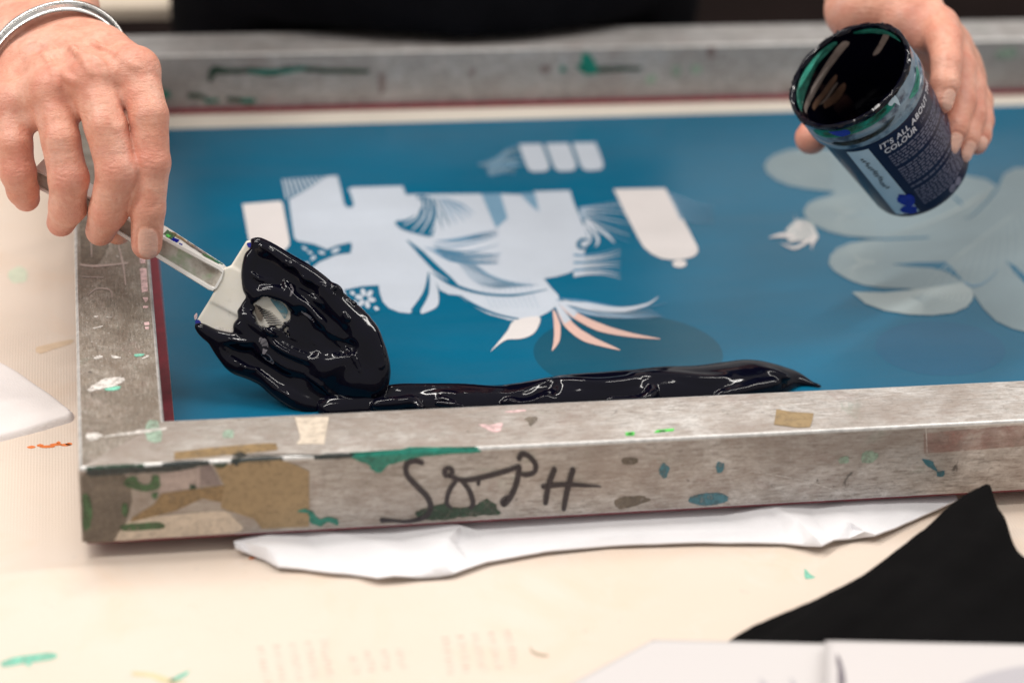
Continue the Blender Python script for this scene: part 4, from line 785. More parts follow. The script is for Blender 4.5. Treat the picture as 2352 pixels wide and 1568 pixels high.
AXb = [gb.lo[i]+gb.h*np.arange(gb.n[i]) for i in range(3)]; Xb, Yb = np.meshgrid(AXb[0], AXb[1], indexing='ij')
gb.F += (.7*vnoise(Xb, Yb, 16, 41)+.12*vnoise(Xb, Yb, 6, 42))[:, :, None]
q2l = lambda P, z: [G(861.3+.4639*x, 746.5+.4639*y, zz) for (x, y), zz in zip(P, np.broadcast_to(arr(z), (len(P),)))]
for P, z, Rr, k in [([(60, 330), (150, 322), (300, 318), (450, 318), (600, 330), (660, 325)], 8, [2.5, 2.8, 2.4, 2.2, 1.8, .8], 1.2), ([(640, 382), (740, 368), (840, 342), (880, 320), (870, 290)], 8.5, [1.6, 2.4, 2.6, 2.4, 1.2], 1.2), ([(850, 345), (890, 362)], 8, [1.8, .8], .8),
    ([(880, 288), (960, 292), (1060, 300), (1160, 298), (1270, 285), (1300, 270), (1400, 264), (1520, 270), (1640, 276), (1740, 266)], 10.5, [1.2, 2, 2.4, 2.6, 2.8, 2.6, 2.6, 2.6, 2.2, .8], 1.6), ([(1150, 372), (1260, 372), (1340, 360), (1372, 335), (1360, 318)], 8.5, [1.6, 2, 2.4, 2.2, 1], 1.2),
    ([(1050, 300), (1090, 330)], 9.5, [1.4, 1.], .8), ([(1800, 250), (1880, 236), (1970, 242), (2050, 262)], 9, [1.2, 2, 2, 1], 1.2), ([(1700, 350), (1800, 330), (1900, 305), (1990, 285)], 6.5, [1.4, 2.2, 2.4, 1.2], 1.4),
    ([(0, 395), (100, 388), (190, 378), (230, 405)], 7.5, [2, 2.6, 2.2, 1.2], 1.2), ([(300, 385), (380, 395), (440, 405)], 8, [1., 1.3, .8], .8), ([(320, 360), (400, 380)], 8.4, [.9, .8], .7), ([(330, 340), (420, 352)], 8.6, [.9, .8], .7)]:
    Q = cr(q2l(P, z), 4); gb.chain(Q, np.interp(np.linspace(0, 1, len(Q)), np.linspace(0, 1, len(Rr)), Rr), k*1.7+.5)
for P, z in [([(870, 275), (900, 320), (960, 350), (1060, 360)], 14), ([(700, 335), (780, 322), (860, 285)], 13), ([(1100, 325), (1250, 325), (1330, 310)], 15), ([(1400, 310), (1550, 312), (1700, 300)], 15), ([(230, 340), (280, 380)], 13)]:
    Q = cr(q2l(P, z), 4); [gb.cut(Q[i], Q[i+1], 2.6, 2.6, 3.6) for i in range(len(Q)-1)]
sl, XX = gb.sub(gb.lo, gb.lo+gb.n*gb.h); gb.smax(sl, (.5-XX[2]), .3)
V, F = gb.mesh(); V = relax(V, F, 3, .5); tag(mesh_obj('ink_bead', V, F, M['ink'], smooth=True), 'long glossy bead of black ink lying on the blue mesh along the front bar', 'ink')
# ------------------------------------------------------------------ ink jar
DJ = 1205.; JS = FPX/DJ
def HR(cx, cy, dd=0.): return U(1665.2+.3663*cx, .3663*cy, DJ+dd)
ja, jb = HR(778, 470, 0), HR(1235, 1105, 60)          # mouth centre, base centre
JL = np.linalg.norm(ja-jb); jz = (ja-jb)/JL
toc = CP-(ja+jb)/2; toc /= np.linalg.norm(toc)
jc = toc-(toc@jz)*jz; jc /= np.linalg.norm(jc); js = np.cross(jc, jz); js = js if js@RT > 0 else -js
def J(r, phi, z): p = math.radians(phi); return jb+jz*z+r*(math.cos(p)*jc+math.sin(p)*js)
jar = thing('ink_jar', jb, 'open dark navy plastic ink jar with white lettering and smeared rim, tilted in a hand', 'jar')
t = NT('navy_jar_wall'); t.base((.005, .008, .034)); t.set(Roughness=.3); t.b.inputs['Specular IOR Level'].default_value = .25; M['navy'] = t.m
t = NT('frosted_jar_neck')
c = t.ramp(t.noise(35, 4, .6, t.coord((1, 1, 1))), [(.3, (.10, .16, .22)), (.7, (.22, .31, .39))]); c = t.mix(t.ramp(t.noise(60, 4, .6), [(.52, 0.), (.62, .85)]), c, (.010, .020, .055)); t.base(c); t.set(Roughness=.25); M['neck'] = t.m
M['jar_in'] = M['ink']; M['lettering'] = simple('white_lettering', (.62, .62, .68), .5, .1); M['small_print'] = simple('small_grey_lettering', (.13, .13, .19), .5, .3, 300)
M['jar_label'] = simple('pale_blue_label', (.42, .55, .64), .4, .05); M['streak'] = simple('grey_brown_ink_streak', (.36, .29, .26), .3, .25, 150); M['streak2'] = simple('brown_ink_streak', (.23, .13, .085), .3, .3, 150)
def lathe(name, prof, mat, par, seg=72, smooth=40, wob=0.):
    V = []; F = []; n = len(prof)
    for i in range(seg):
        for k, (r, z) in enumerate(prof):
            ph = 360*i/seg; V.append(J(r+(wob*math.sin(ph*.21+k)*math.sin(ph*.071+2*k) if wob else 0), ph, z))
    for i in range(seg):
        for k in range(n-1):
            a = i*n+k; b = ((i+1) % seg)*n+k; F.append([a, b, b+1, a+1])
    o = mesh_obj(name, V, F, mat, auto=smooth); return under(o, par) if par is not None else o
rB, rT, zS = 29.5, 32.8, JL-20
lathe('jar_body', [(.01, 0), (rB-5, 0), (rB-2, .6), (rB-.6, 2), (rB, 4.5), (rT, zS-3), (rT+.2, zS-1.5), (rT-.4, zS-.2)], M['navy'], jar)
lathe('neck', [(rT-.5, zS-.3), (rT+1.6, zS), (rT+2.1, zS+1), (rT+2.1, zS+4), (rT+1.4, zS+4.6), (rT+1.4, zS+8), (rT+2., zS+8.6), (rT+2., zS+10.6), (rT+1.5, zS+11.2), (rT+1.6, JL-2.5)], M['neck'], jar)
lathe('rim', [(rT+1.5, JL-2.6), (rT+2.2, JL-2.2), (rT+2.6, JL-1), (rT+2.3, JL+.4), (rT+1.2, JL+.9), (rT+.2, JL+.5), (rT-.3, JL-.8)], M['ink'], jar, wob=.5)
lathe('inner_wall', [(rT-.3, JL-.7), (rT-.6, JL-6), (rT-1, JL-16), (rT-2, zS), (rB-1.5, 14), (rB-6, 10.5), (.01, 10)], M['ink'], jar)
def jpatch(name, outline, mat, r, inner=False, lift=.15, seed=1, rag=0., sg=6):
    """outline in (angle, height); r may be None to follow the wall"""
    P = ragged(outline, rag, 4, seed) if rag else arr(outline)
    P = np.concatenate([np.linspace(P[i], P[(i+1) % len(P)], sg, endpoint=False) for i in range(len(P))])
    tri = tessellate_polygon([[Vector((a*.55, z, 0)) for a, z in P]])
    bm = bmesh.new(); vs = [bm.verts.new((a, z, 0)) for a, z in P]
    for t_ in tri:
        try: bm.faces.new([vs[i] for i in t_])
        except ValueError: pass
    for _ in range(3):
        ed = [e for e in bm.edges if abs(e.verts[0].co.x-e.verts[1].co.x) > 7]
        if ed: bmesh.ops.subdivide_edges(bm, edges=ed, cuts=1)
    bm.verts.index_update(); V = []
    for v in bm.verts:
        a, z = v.co.x, v.co.y; rr = r if r else (np.interp(z, [10, zS, JL-16, JL-6, JL], [rB-1.5, rT-2, rT-1, rT-.6, rT-.3])-lift if inner else np.interp(z, [4.5, zS-3], [rB, rT])+lift)
        V.append(J(rr, a, z))
    F = [[v.index for v in f.verts] for f in bm.faces]; bm.free()
    o = mesh_obj(name, V, F, M[mat] if isinstance(mat, str) else mat, smooth=True); return under(o, jar)
def jtext(name, body, phi0, z0, size, mat, shear=.2, bold=.02, space=1.0):
    cu = bpy.data.curves.new('letters', 'FONT'); cu.body = body; cu.size = 1; cu.shear = shear; cu.offset = bold; cu.resolution_u = 3; cu.space_character = space
    ob = bpy.data.objects.new('letters', cu); COL.objects.link(ob); dg = bpy.context.evaluated_depsgraph_get(); me = ob.evaluated_get(dg).to_mesh()
    V = []
    for v in me.vertices: z = z0+v.co.y*size; r = np.interp(z, [4.5, zS-3], [rB, rT])+.18; V.append(J(r, phi0+math.degrees(v.co.x*size/r), z))
    F = [list(p.vertices) for p in me.polygons]; ob.evaluated_get(dg).to_mesh_clear(); bpy.data.objects.remove(ob); bpy.data.curves.remove(cu)
    return under(mesh_obj(name, V, F, M[mat]), jar)
PH0 = -17.
jtext('lettering', "IT'S ALL ABOUT THE", PH0, zS-8.3, 5.0, 'lettering', .25, .02, 1.12); jtext('lettering', "COLOUR", PH0+1, zS-13.2, 5.0, 'lettering', .25, .02, 1.05)
jtext('lettering', "Like you\u2019", PH0+46, zS-12.6, 3.2, 'small_print', .1, .0)
mb = MB(); rr_ = np.random.default_rng(12); z = zS-17.
while z > 8:                                              # lines of print too small to read
    gap = rr_.random() < .14; ph = PH0+2
    if z < 13: z -= 0
    end = PH0+rr_.uniform(66, 96)
    while ph < end:
        w = rr_.uniform(2., 7.5); r1 = np.interp(z, [4.5, zS-3], [rB, rT])+.16; a = np.linspace(ph, min(ph+w, end), 4)
        V = [J(r1, p, z) for p in a]+[J(r1, p, z+.95+.2*rr_.random()) for p in a]; mb.add(V, strip_faces(4)); ph += w+1.5
    z -= 2.1 if not gap else 4.0
under(mb.build('small_print', M['small_print']), jar)
for k in range(2): jpatch('emblem', [(PH0+36+k*10+5*math.cos(t_), 6.2+2.6*math.sin(t_)) for t_ in np.linspace(0, 6.28, 12, endpoint=False)], 'small_print', None, sg=2)
jpatch('jar_label', [(-49, zS-4.5), (-26, zS-4.5), (-24, 3.6+2), (-52, 3.6+2)], 'jar_label', None)
mb = MB()
for k in range(15): z = zS-12-k*2.0; a0 = -40+random.uniform(-1.5, 1.5); V = [J(np.interp(zz, [4.5, zS-3], [rB, rT])+.3, a, zz) for a, zz in ((a0, z), (a0+random.uniform(3, 6.5), z+.5), (a0+random.uniform(4, 7), z-.6), (a0+.5, z-1.))]; mb.add(V, fill(V))
under(mb.build('label_script', M['marker']), jar)
jpatch('ink_stain', [(-37, 20), (-30, 25), (-22, 22), (-20, 15), (-26, 12), (-33, 14)], 'navy_ink', None, lift=.35, rag=.12, seed=3); jpatch('ink_stain', [(-44, 10), (-34, 13), (-26, 11), (-26, 6), (-40, 6)], 'navy_ink', None, lift=.35, rag=.1, seed=5)
# smears on neck and inside the mouth
nr = rT+2.25
jpatch('ink_stain', [(-62, JL-9), (-30, JL-8), (0, JL-7.5), (18, JL-6), (18, JL-2.5), (-10, JL-2.6), (-40, JL-2.6), (-66, JL-3)], 'teal_ink', nr, rag=.03, seed=2)
jpatch('ink_stain', [(30, JL-12), (50, JL-10), (62, JL-8), (60, JL-12), (44, JL-15)], 'teal_ink', nr, rag=.05, seed=4); jpatch('ink_stain', [(-50, JL-14), (-10, JL-13.5), (10, JL-12), (-5, JL-15.5), (-40, JL-16)], 'dark_ink', nr, rag=.06, seed=6); jpatch('ink_stain', [(-46, JL-3.5), (-32, JL-3.2), (-30, JL-7), (-40, JL-8)], 'navy_ink', nr+.15, rag=.08, seed=6)
jpatch('ink_stain', [(12, JL-2), (22, JL-1.5), (20, JL-9), (17.5, JL-5), (14, JL-5)], 'grey_film_' if False else 'jar_label', nr+.2, rag=.05, seed=8)
Jd = lambda P: [(p, JL-d) for p, d in P]
for P, mt in [(Jd([(172, 2.), (190, 1.6), (215, 1.6), (240, 1.8), (262, 2.5), (262, 5), (245, 8.5), (225, 9.5), (205, 8), (190, 6), (174, 4.5)]), 'teal_ink'), (Jd([(160, 7), (168, 5), (185, 9), (205, 12), (228, 12.5), (250, 9.5), (254, 11.5), (232, 16), (208, 17), (186, 14), (168, 10)]), 'streak'),
              (Jd([(192, 20), (212, 20.5), (236, 17.5), (238, 19.5), (214, 24), (194, 23)]), 'streak2'), (Jd([(190, 28), (208, 28), (222, 25), (224, 28), (208, 33), (192, 32)]), 'streak2'), (Jd([(196, 24.6), (216, 24.8), (230, 22), (216, 26.2), (198, 26)]), 'streak'),
              (Jd([(112, 4), (118, 3.5), (135, 14), (146, 20), (140, 20), (126, 13)]), 'streak'), (Jd([(92, 1.6), (150, 1.6), (140, 4.5), (120, 3.5), (100, 4)]), 'teal_ink')]:
    jpatch('ink_stain', P, mt, None, inner=True, lift=.5, rag=.03, seed=9)
r2 = np.random.default_rng(5)
for k in range(26):                                       # ridges and blobs of wet ink along the rim
    ph = r2.uniform(-75, 75) if k < 18 else r2.uniform(120, 240); c = J(rT+1.8+r2.uniform(-.5, .7), ph, JL+r2.uniform(-.6, .9)); r = r2.uniform(.5, 1.2)
    V = [c+r*np.array([math.cos(a)*math.cos(b), math.sin(a)*math.cos(b), math.sin(b)])*np.array([1, 1, .7]) for b in np.linspace(-1.5, 1.5, 5) for a in np.linspace(0, 6.28, 8, endpoint=False)]
    mb = MB(); mb.add(V, [[i*8+j, i*8+(j+1) % 8, (i+1)*8+(j+1) % 8, (i+1)*8+j] for i in range(4) for j in range(8)]); under(mb.build('ink_drip', M['ink'], smooth=True), jar)


# ------------------------------------------------------------------ the worker
def skin_mat():
    t = NT('skin'); at = t.n('ShaderNodeAttribute'); at.attribute_name = 'red'; na = t.n('ShaderNodeAttribute'); na.attribute_name = 'nail'
    c = t.ramp(t.noise(40, 5, .6), [(.30, (.62, .26, .175)), (.5, (.72, .365, .26)), (.70, (.77, .45, .345))])
    c = t.mix(t.ramp(t.noise(260, 3, .6), [(.40, .22), (.55, 0.)]), c, (.48, .17, .10))
    c = t.mix(t.ramp(t.noise(110, 3, .5), [(.69, 0.), (.74, .35)]), c, (.32, .15, .09))
    c = t.mix(t.ramp(t.noise(75, 6, .65, None, .6), [(.46, 0.), (.66, .5)]), c, (.62, .22, .155)); c = t.mix(t.ramp(t.noise(60, 5, .6, t.coord((1.3, .8, 1))), [(.56, 0.), (.70, .4)]), c, (.62, .37, .31)); c = t.mix(at.outputs['Fac'], c, (.56, .185, .135)); c = t.mix(na.outputs['Fac'], c, (.72, .43, .34)); t.base(c)
    t.set(Roughness=t.mix(na.outputs['Fac'], (.46,)*3, (.22,)*3)); t.b.inputs['Subsurface Weight'].default_value = .12
    t.b.inputs['Subsurface Radius'].default_value = (.0035, .0013, .0007); t.b.inputs['Subsurface Scale'].default_value = 1.
    vo = t.n('ShaderNodeTexVoronoi'); vo.inputs['Scale'].default_value = 750; vo.feature = 'DISTANCE_TO_EDGE'; t.l(t.coord((1, 1, .55)), vo.inputs['Vector'])
    wr = t.noise(170, 4, .65, t.coord((.6, 1.3, 2.4)), .6)
    t.bump(vo.outputs['Distance'], .00035, .5, t.bump(wr, 0.0011, .6)); return t.m
M['skin'] = skin_mat()
def HL(cx, cy, dd=0.): return U(cx*.4028, cy*.4028, D0+dd)
def vnormals(V, F):
    F = np.asarray(F); n = np.cross(V[F[:, 2]]-V[F[:, 0]], V[F[:, 3]]-V[F[:, 1]]); N = np.zeros_like(V)
    for k in range(4): np.add.at(N, F[:, k], n)
    return N/(np.linalg.norm(N, axis=1)[:, None]+1e-9)
def detail(V, F, creases, nails, reds):
    V = relax(V, F, 2, .45); N = vnormals(V, F); red = np.zeros(len(V)); nail = np.zeros(len(V)); dsp = np.zeros(len(V))
    for c, r, a in reds: red = np.maximum(red, a*np.exp(-((V-c)**2).sum(1)/r**2))
    for c, ax, dn, wd, amp, sig in creases:
        ax = ax/np.linalg.norm(ax); p = V-c; al = p@ax; dn = dn-(dn@ax)*ax; dn /= np.linalg.norm(dn); ac = np.cross(ax, dn); x = p@ac
        m = np.exp(-(x/wd)**4)*np.clip(N@dn*1.6, 0, 1)*(np.linalg.norm(p, axis=1) < wd*1.8); q_ = (np.sin(x*1.1+c[0])*.35+np.sin(x*.43+c[2])*.5); dsp -= .62*amp*m*(.55+.45*np.sin(x*.6+c[1]))*np.exp(-((al+.06*x*x/wd+q_)/sig)**2)
    for c, ax, dn, w, L in nails:                          # c: nail centre, ax towards the tip
        ax = ax/np.linalg.norm(ax); dn = dn-(dn@ax)*ax; dn /= np.linalg.norm(dn); ac = np.cross(ax, dn); p = V-c; x = p@ac/w; y = p@ax/(L/2)
        e = (np.abs(x)**3+np.abs(y)**3)**(1/3); m = (N@dn > .1) & (np.linalg.norm(p, axis=1) < 12)
        nail = np.where(m, np.maximum(nail, np.clip((1.0-e)*7, 0, 1)), nail); dsp += np.where(m, -.45*np.exp(-((e-1.04)/.13)**2)*np.clip(1.3-y, 0, 1)+.22*(e < 1), 0)
    return V+N*dsp[:, None], np.clip(red*(1-nail), 0, 1), nail
toC = -FW
# --- right hand (on the left of the picture), back of the hand up, fingers over the handle
R_ = {}
R_['i'] = [HL(775, 405, -18), HL(850, 660, -27), HL(868, 930, -26), HL(843, 1190, -20), HL(836, 1392, -12)]
R_['m'] = [HL(525, 455, -22), HL(600, 720, -31), HL(672, 975, -29), HL(618, 1205, -19), HL(572, 1318, -4)]
R_['r'] = [HL(290, 520, -19), HL(345, 800, -27), HL(392, 1020, -25), HL(385, 1180, -15), HL(348, 1268, -2)]
R_['p'] = [HL(60, 600, -10), HL(80, 820, -17), HL(104, 985, -15), HL(130, 1085, -8), HL(150, 1130, -2)]
RR = {'i': [11.5, 9.7, 8.9, 8.7, 7.9], 'm': [11.5, 10.4, 10.6, 9.7, 7.6], 'r': [11.2, 9.8, 9.9, 9.3, 7.4], 'p': [10.2, 9.2, 8.8, 8.0, 7.0]}
wr = HL(205, 150, 52); wrA = HL(380, 175, 50); wrB = HL(100, 205, 60); fa = HL(215, -60, 95); elb = wr+arr([25, 190, 190]); shR = arr([95., 640, 540])
allp = np.array(sum(R_.values(), [])+[wr, fa])
gh = Grid(allp.min(0)-26, allp.max(0)+34, .78)
for k in 'imrp':                                            # metacarpals: separate fingers stay separate, the back is one slab
    ori = {'i': HL(430, 190, 46), 'm': HL(310, 175, 44), 'r': HL(180, 180, 46), 'p': HL(85, 230, 52)}[k]
    gh.cone(ori, R_[k][0], 14, RR[k][0], 9)
gh.cone(R_['i'][0], R_['m'][0], 10, 10.2, 6); gh.cone(R_['m'][0], R_['r'][0], 10.2, 9.8, 6); gh.cone(R_['r'][0], R_['p'][0], 9.8, 9, 6)
gh.cone(HL(560, 330, 12), HL(150, 380, 14), 14, 12, 9); gh.cone(HL(620, 420, 5), HL(100, 500, 6), 12, 10, 8)
gh.cone(HL(450, 250, 30), HL(40, 270, 34), 14, 14, 9)
gh.cone(wrA, wrB, 17, 17, 9); gh.cone(HL(345, 60, 78), HL(95, 70, 88), 19, 19, 9); gh.cone(HL(355, -120, 125), HL(70, -120, 128), 21, 21, 10)
for a, b in ((wrA, HL(345, 60, 78)), (wrB, HL(95, 70, 88)), (HL(345, 60, 78), HL(355, -120, 125)), (HL(95, 70, 88), HL(70, -120, 128))): gh.cone(a, b, 17, 19, 8)
th_ = [HL(480, 260, 40), HL(640, 560, 34), HL(690, 960, 26), HL(672, 1310, 12)]       # thumb behind the handle
gh.chain(th_, [15, 12.5, 10, 7.8], 5)
gh.cone(th_[1], R_['i'][0], 9, 8, 7)
for k in 'imrp': gh.chain(R_[k], RR[k], 2.2)
for k, (a, b) in {'im': ('i', 'm'), 'mr': ('m', 'r'), 'rp': ('r', 'p')}.items():        # webs
    gh.cone(R_[a][0]*.55+R_[a][1]*.45+FW*3, R_[b][0]*.55+R_[b][1]*.45+FW*3, 6.5, 6.5, 4)
for k, s_ in (('i', .6), ('m', 1.), ('r', .9), ('p', .7)):   # knuckle heads
    gh.cone(R_[k][0]+toC*2.2, R_[k][0]+toC*2.2+arr([.2, 0, .3]), 9.6, 9.6, 5); gh.cone(R_[k][2]+toC*1.2, R_[k][2]+toC*1.2+arr([.2, 0, .2]), RR[k][2]-.9, RR[k][2]-.9, 3)
for a, b in ((HL(655, 470, -44), HL(690, 640, -41)), (HL(420, 570, -40), HL(452, 760, -40)), (HL(165, 640, -34), HL(190, 830, -34))): gh.cut(a, b, 5.2, 4.2, 5)    # valleys between the fingers
for P in ([(520, 420), (470, 330), (400, 260)], [(330, 500), (300, 400), (250, 300)], [(770, 380), (650, 300), (520, 240)], [(430, 470), (360, 420), (330, 330), (250, 260)], [(600, 430), (560, 350), (430, 300)]):
    ft = []
    for x, y in P:
        o_ = HL(x, y, -60); d_ = ray(x*.4028, y*.4028); tt_ = np.arange(0, 140, .8); q_ = o_+np.outer(tt_, d_/np.linalg.norm(d_)); ii = np.clip(np.round((q_-gh.lo)/gh.h).astype(int), 0, gh.n-1); ins_ = np.where(gh.F[ii[:, 0], ii[:, 1], ii[:, 2]] < 0)[0]
        if len(ins_): ft.append(q_[ins_[0]])
    if len(ft) > 2: gh.chain(cr(ft, 4), [.75]*(4*len(ft)), 3.2)
Vr, Fr = gh.mesh()
cr_, rd_, nl_ = [], [], []
for k in 'imrp':
    P = R_[k]; ax = P[3]-P[2]; wd = RR[k][2]*.85
    for o_, am in ((-3.6, .35), (-1.2, .55), (.9, .5), (3., .35)): cr_.append((P[2]+(P[2]-P[1])/np.linalg.norm(P[2]-P[1])*o_+toC*8, P[3]-P[1], toC, wd, am, .55))
    for o_, am in ((-1.6, .3), (.4, .4), (2., .25)): cr_.append((P[3]+ax/np.linalg.norm(ax)*o_+toC*7, ax, toC, wd*.9, am, .5))
    rd_ += [(P[2]+toC*8, 9, .55), (P[4], 11, .6), (P[3]+toC*6, 7, .3), (P[0]+toC*9, 10, .25)]
for y in (1060, 1110, 1160): cr_.append((HL(850, y, -28), R_['i'][3]-R_['i'][2], toC, 7, .25, .5))
nl_.append((HL(842, 1385, -20), HL(838, 1460)-HL(846, 1290), toC+RT*.05, 5.2, 15))
rd_ += [(HL(400, 690, -10), 10, .3), (HL(640, 650, -10), 9, .3)]
Vr, rr1, nr1 = detail(Vr, Fr, cr_, nl_, rd_)
# --- left hand (on the right of the picture) round the jar
L_ = {}
L_['i'] = [HR(1335, 170, 62), HR(1378, 255, 44), HR(1392, 400, 30), HR(1378, 530, 24), HR(1355, 640, 22)]
L_['m'] = [HR(1410, 290, 72), HR(1468, 430, 56), HR(1478, 640, 42), HR(1435, 800, 32), HR(1392, 910, 30)]
L_['r'] = [HR(1465, 400, 80), HR(1535, 560, 66), HR(1545, 730, 52), HR(1512, 870, 42), HR(1478, 960, 40)]
L_['p'] = [HR(1510, 500, 86), HR(1585, 640, 74), HR(1602, 760, 64), HR(1592, 850, 56), HR(1580, 905, 52)]
LR = {'i': [11, 9.8, 8.4, 7.9, 6.6], 'm': [11, 9.6, 8.6, 8, 6.9], 'r': [10.5, 9, 8.2, 7.5, 6.3], 'p': [10, 8.4, 7.4, 6.8, 5.8]}
allp = np.array(sum(L_.values(), [])+[HR(950, -160, 130), HR(520, 880, 50)])
gl = Grid(allp.min(0)-30, allp.max(0)+34, .85)
wl1, wl2 = HR(1130, 60, 80), HR(830, 60, 84)
gl.cone(wl1, wl2, 18, 17, 8); gl.cone(HR(1130, -120, 120), HR(850, -120, 124), 22, 22, 10); gl.cone(wl1, HR(1130, -120, 120), 18, 21, 8); gl.cone(wl2, HR(850, -120, 124), 17, 21, 8)
for k, o_ in (('i', HR(1130, 70, 80)), ('m', HR(1110, 120, 92)), ('r', HR(1080, 170, 100)), ('p', HR(1040, 220, 104))): gl.cone(o_, L_[k][0], 15, LR[k][0], 9)
for a, b in ('im', 'mr', 'rp'): gl.cone(L_[a][0], L_[b][0], 10, 10, 6)
gl.cone(HR(1150, 200, 86), HR(1400, 420, 92), 13, 11, 8)
lt = [HR(1000, 120, 84), HR(890, 380, 92), HR(690, 690, 82), HR(540, 866, 66)]
gl.chain(lt, [16, 12.5, 10.5, 9.2], 6); gl.cone(HR(1130, 130, 66), HR(1240, 240, 62), 9, 8, 7)
for k in 'imrp': gl.chain(L_[k], LR[k], 2.)
for a, b in ('im', 'mr', 'rp'): gl.cone(L_[a][1]*.7+L_[a][0]*.3+FW*2, L_[b][1]*.7+L_[b][0]*.3+FW*2, 6, 6, 4)
Vl, Fl = gl.mesh(); cr_, rd_, nl_ = [], [], []
for k in 'imrp':
    P = L_[k]; ax = P[3]-P[2]; wd = LR[k][2]*.8; out = toC*.75+RT*.6
    for q, am in ((2, .4), (3, .3)):
        for o_ in (-2., 0, 2.): cr_.append((P[q]+ax/np.linalg.norm(ax)*o_+out*6, ax, out, wd, am, .55))
    rd_ += [(P[4], 9, .55), (P[2]+out*6, 8, .4)]
    if k != 'p': nl_.append((P[4]+(P[4]-P[3])*.0+out*5.6+(P[4]-P[3])/np.linalg.norm(P[4]-P[3])*(-.5), P[4]-P[3], toC*.85+RT*.15, {'i': 4.3, 'm': 4.8, 'r': 4.4}[k], 11))
nl_.append((L_['p'][4]+toC*4+RT*2, L_['p'][4]-L_['p'][3], toC*.7+RT*.7, 3.4, 8)); rd_ += [(lt[3], 12, .6), (HR(1170, 200, 60), 14, .3)]
Vl, rl1, nl1 = detail(Vl, Fl, cr_, nl_, rd_)
# --- arms, neck and head (coarser), joined into the same body
elbL = HR(960, -120, 124)+arr([10, 150, 190]); shL = arr([438., 640, 540]); shR = arr([95., 640, 540]); elbR = HL(215, -110, 126)+arr([-5, 165, 195])
gc = Grid([-110, 250, 150], [640, 800, 900], 6.)
for a, e, s_ in ((HL(215, -60, 108), elbR, shR), (HR(975, -60, 108), elbL, shL)): gc.chain([a, e, s_], [23, 38, 48], 12)
gc.cone([266, 665, 560], [266, 650, 660], 58, 52, 20); gc.cone([266, 600, 745], [266, 655, 775], 68, 84, 20); gc.cone([266, 585, 690], [266, 620, 720], 38, 55, 20); gc.cone([266, 520, 735], [266, 540, 765], 11, 8, 10)
gc.cone([266, 650, 480], [266, 650, 560], 120, 90, 40)
for s_ in (-1, 1): gc.cone([266+s_*80, 650, 735], [266+s_*82, 655, 765], 8, 11, 6)
Vc, Fc = gc.mesh(); Vc = relax(Vc, Fc, 2)
V = np.concatenate([Vr, Vl, Vc]); F = np.concatenate([Fr, Fl+len(Vr), Fc+len(Vr)+len(Vl)])
person = thing('person', (266, 660, -700), 'person in black clothes, one hand gripping the spatula and the other tilting the jar', 'person')
body = mesh_obj('body', V, F, M['skin'], smooth=True)
for nm, vals in (('red', np.concatenate([rr1, rl1, np.zeros(len(Vc))])), ('nail', np.concatenate([nr1, nl1, np.zeros(len(Vc))]))):
    at = body.data.attributes.new(nm, 'FLOAT', 'POINT')
    if len(at.data) == len(vals): at.data.foreach_set('value', vals.astype(np.float32))
    else: print('ATTR MISMATCH', nm, len(at.data), len(vals))
under(body, person)
gs = Grid([-10, 480, -360], [545, 850, 640], 7.)
gs.cone([266, 700, -300], [266, 690, -40], 150, 172, 40, (arr([0, 1., 0]), 1.5)); gs.cone([262, 662, 50], [262, 690, 260], 175, 150, 60, (arr([0, 1., 0]), 1.45)); gs.cone([266, 690, 260], [266, 660, 480], 165, 165, 60, (arr([0, 1., 0]), 1.6))
for s_, e in ((shR, elbR), (shL, elbL)): gs.cone(s_, s_*.62+e*.38, 66, 60, 30)
gs.cone([210, 660, 545], [322, 660, 545], 66, 66, 20)
sl, XX = gs.sub(gs.lo, gs.lo+gs.n*gs.h); lim = np.interp(XX[2], [-60, 0, 40, 60], [590, 584, 575, -999]); gs.smax(sl, np.where(XX[2] < 45, lim-XX[1], -50), 1)
V, F = gs.mesh(); V = relax(V, F, 3); N_ = vnormals(V, F); V = V+N_*(2.5*vnoise(V[:, 0]+V[:, 2]*.3, V[:, 2], 38, 61))[:, None]
M['black_shirt'] = cloth_mat('black_workwear', (.0045, .0045, .006), .9, 900, .2, .0, .05)
under(mesh_obj('shirt', V, F, M['black_shirt'], smooth=True), person)
gg = Grid([160, 540, 690], [380, 780, 880], 6.); gg.cone([266, 640, 790], [266, 690, 770], 86, 84, 10); gg.cone([266, 720, 720], [266, 700, 770], 66, 80, 10)
sl, XX = gg.sub(gg.lo, gg.lo+gg.n*gg.h); gg.smax(sl, 612-XX[1]+(790-XX[2])*.35, 2); V, F = gg.mesh(); under(mesh_obj('hair', V, F, simple('brown_hair', (.06, .035, .02), .6), smooth=True), person)

# ------------------------------------------------------------------ bangle on the wrist
def bangle_mat():
    t = NT('brushed_silver'); t.base((.70, .69, .67)); t.set(Metallic=1., Roughness=t.ramp(t.noise(120, 2), [(.3, .22), (.7, .34)])); return t.m
M['silver'] = bangle_mat()
br = thing('bracelet', HL(220, 150, 70), 'silver open bangle with stamped letters worn on the wrist above the spatula', 'bracelet')
from mathutils.bvhtree import BVHTree
bv = BVHTree.FromPolygons([Vector(v) for v in Vr], [list(map(int, f)) for f in Fr])
def onskin(x, y):
    d = Vector(ray(x, y)).normalized(); h = bv.ray_cast(Vector(CP), d); return arr(h[0]) if h[0] is not None else U(x, y, D0+40)
pa, pb, pc = onskin(6, 122), onskin(108, 50), onskin(206, 88)
up_ = arr([-.06, .84, -.52]); up_ /= np.linalg.norm(up_)
dn_ = arr([0, 0, -1.])-(arr([0, 0, -1.])@up_)*up_; dn_ /= np.linalg.norm(dn_); cen = pb+dn_*25.
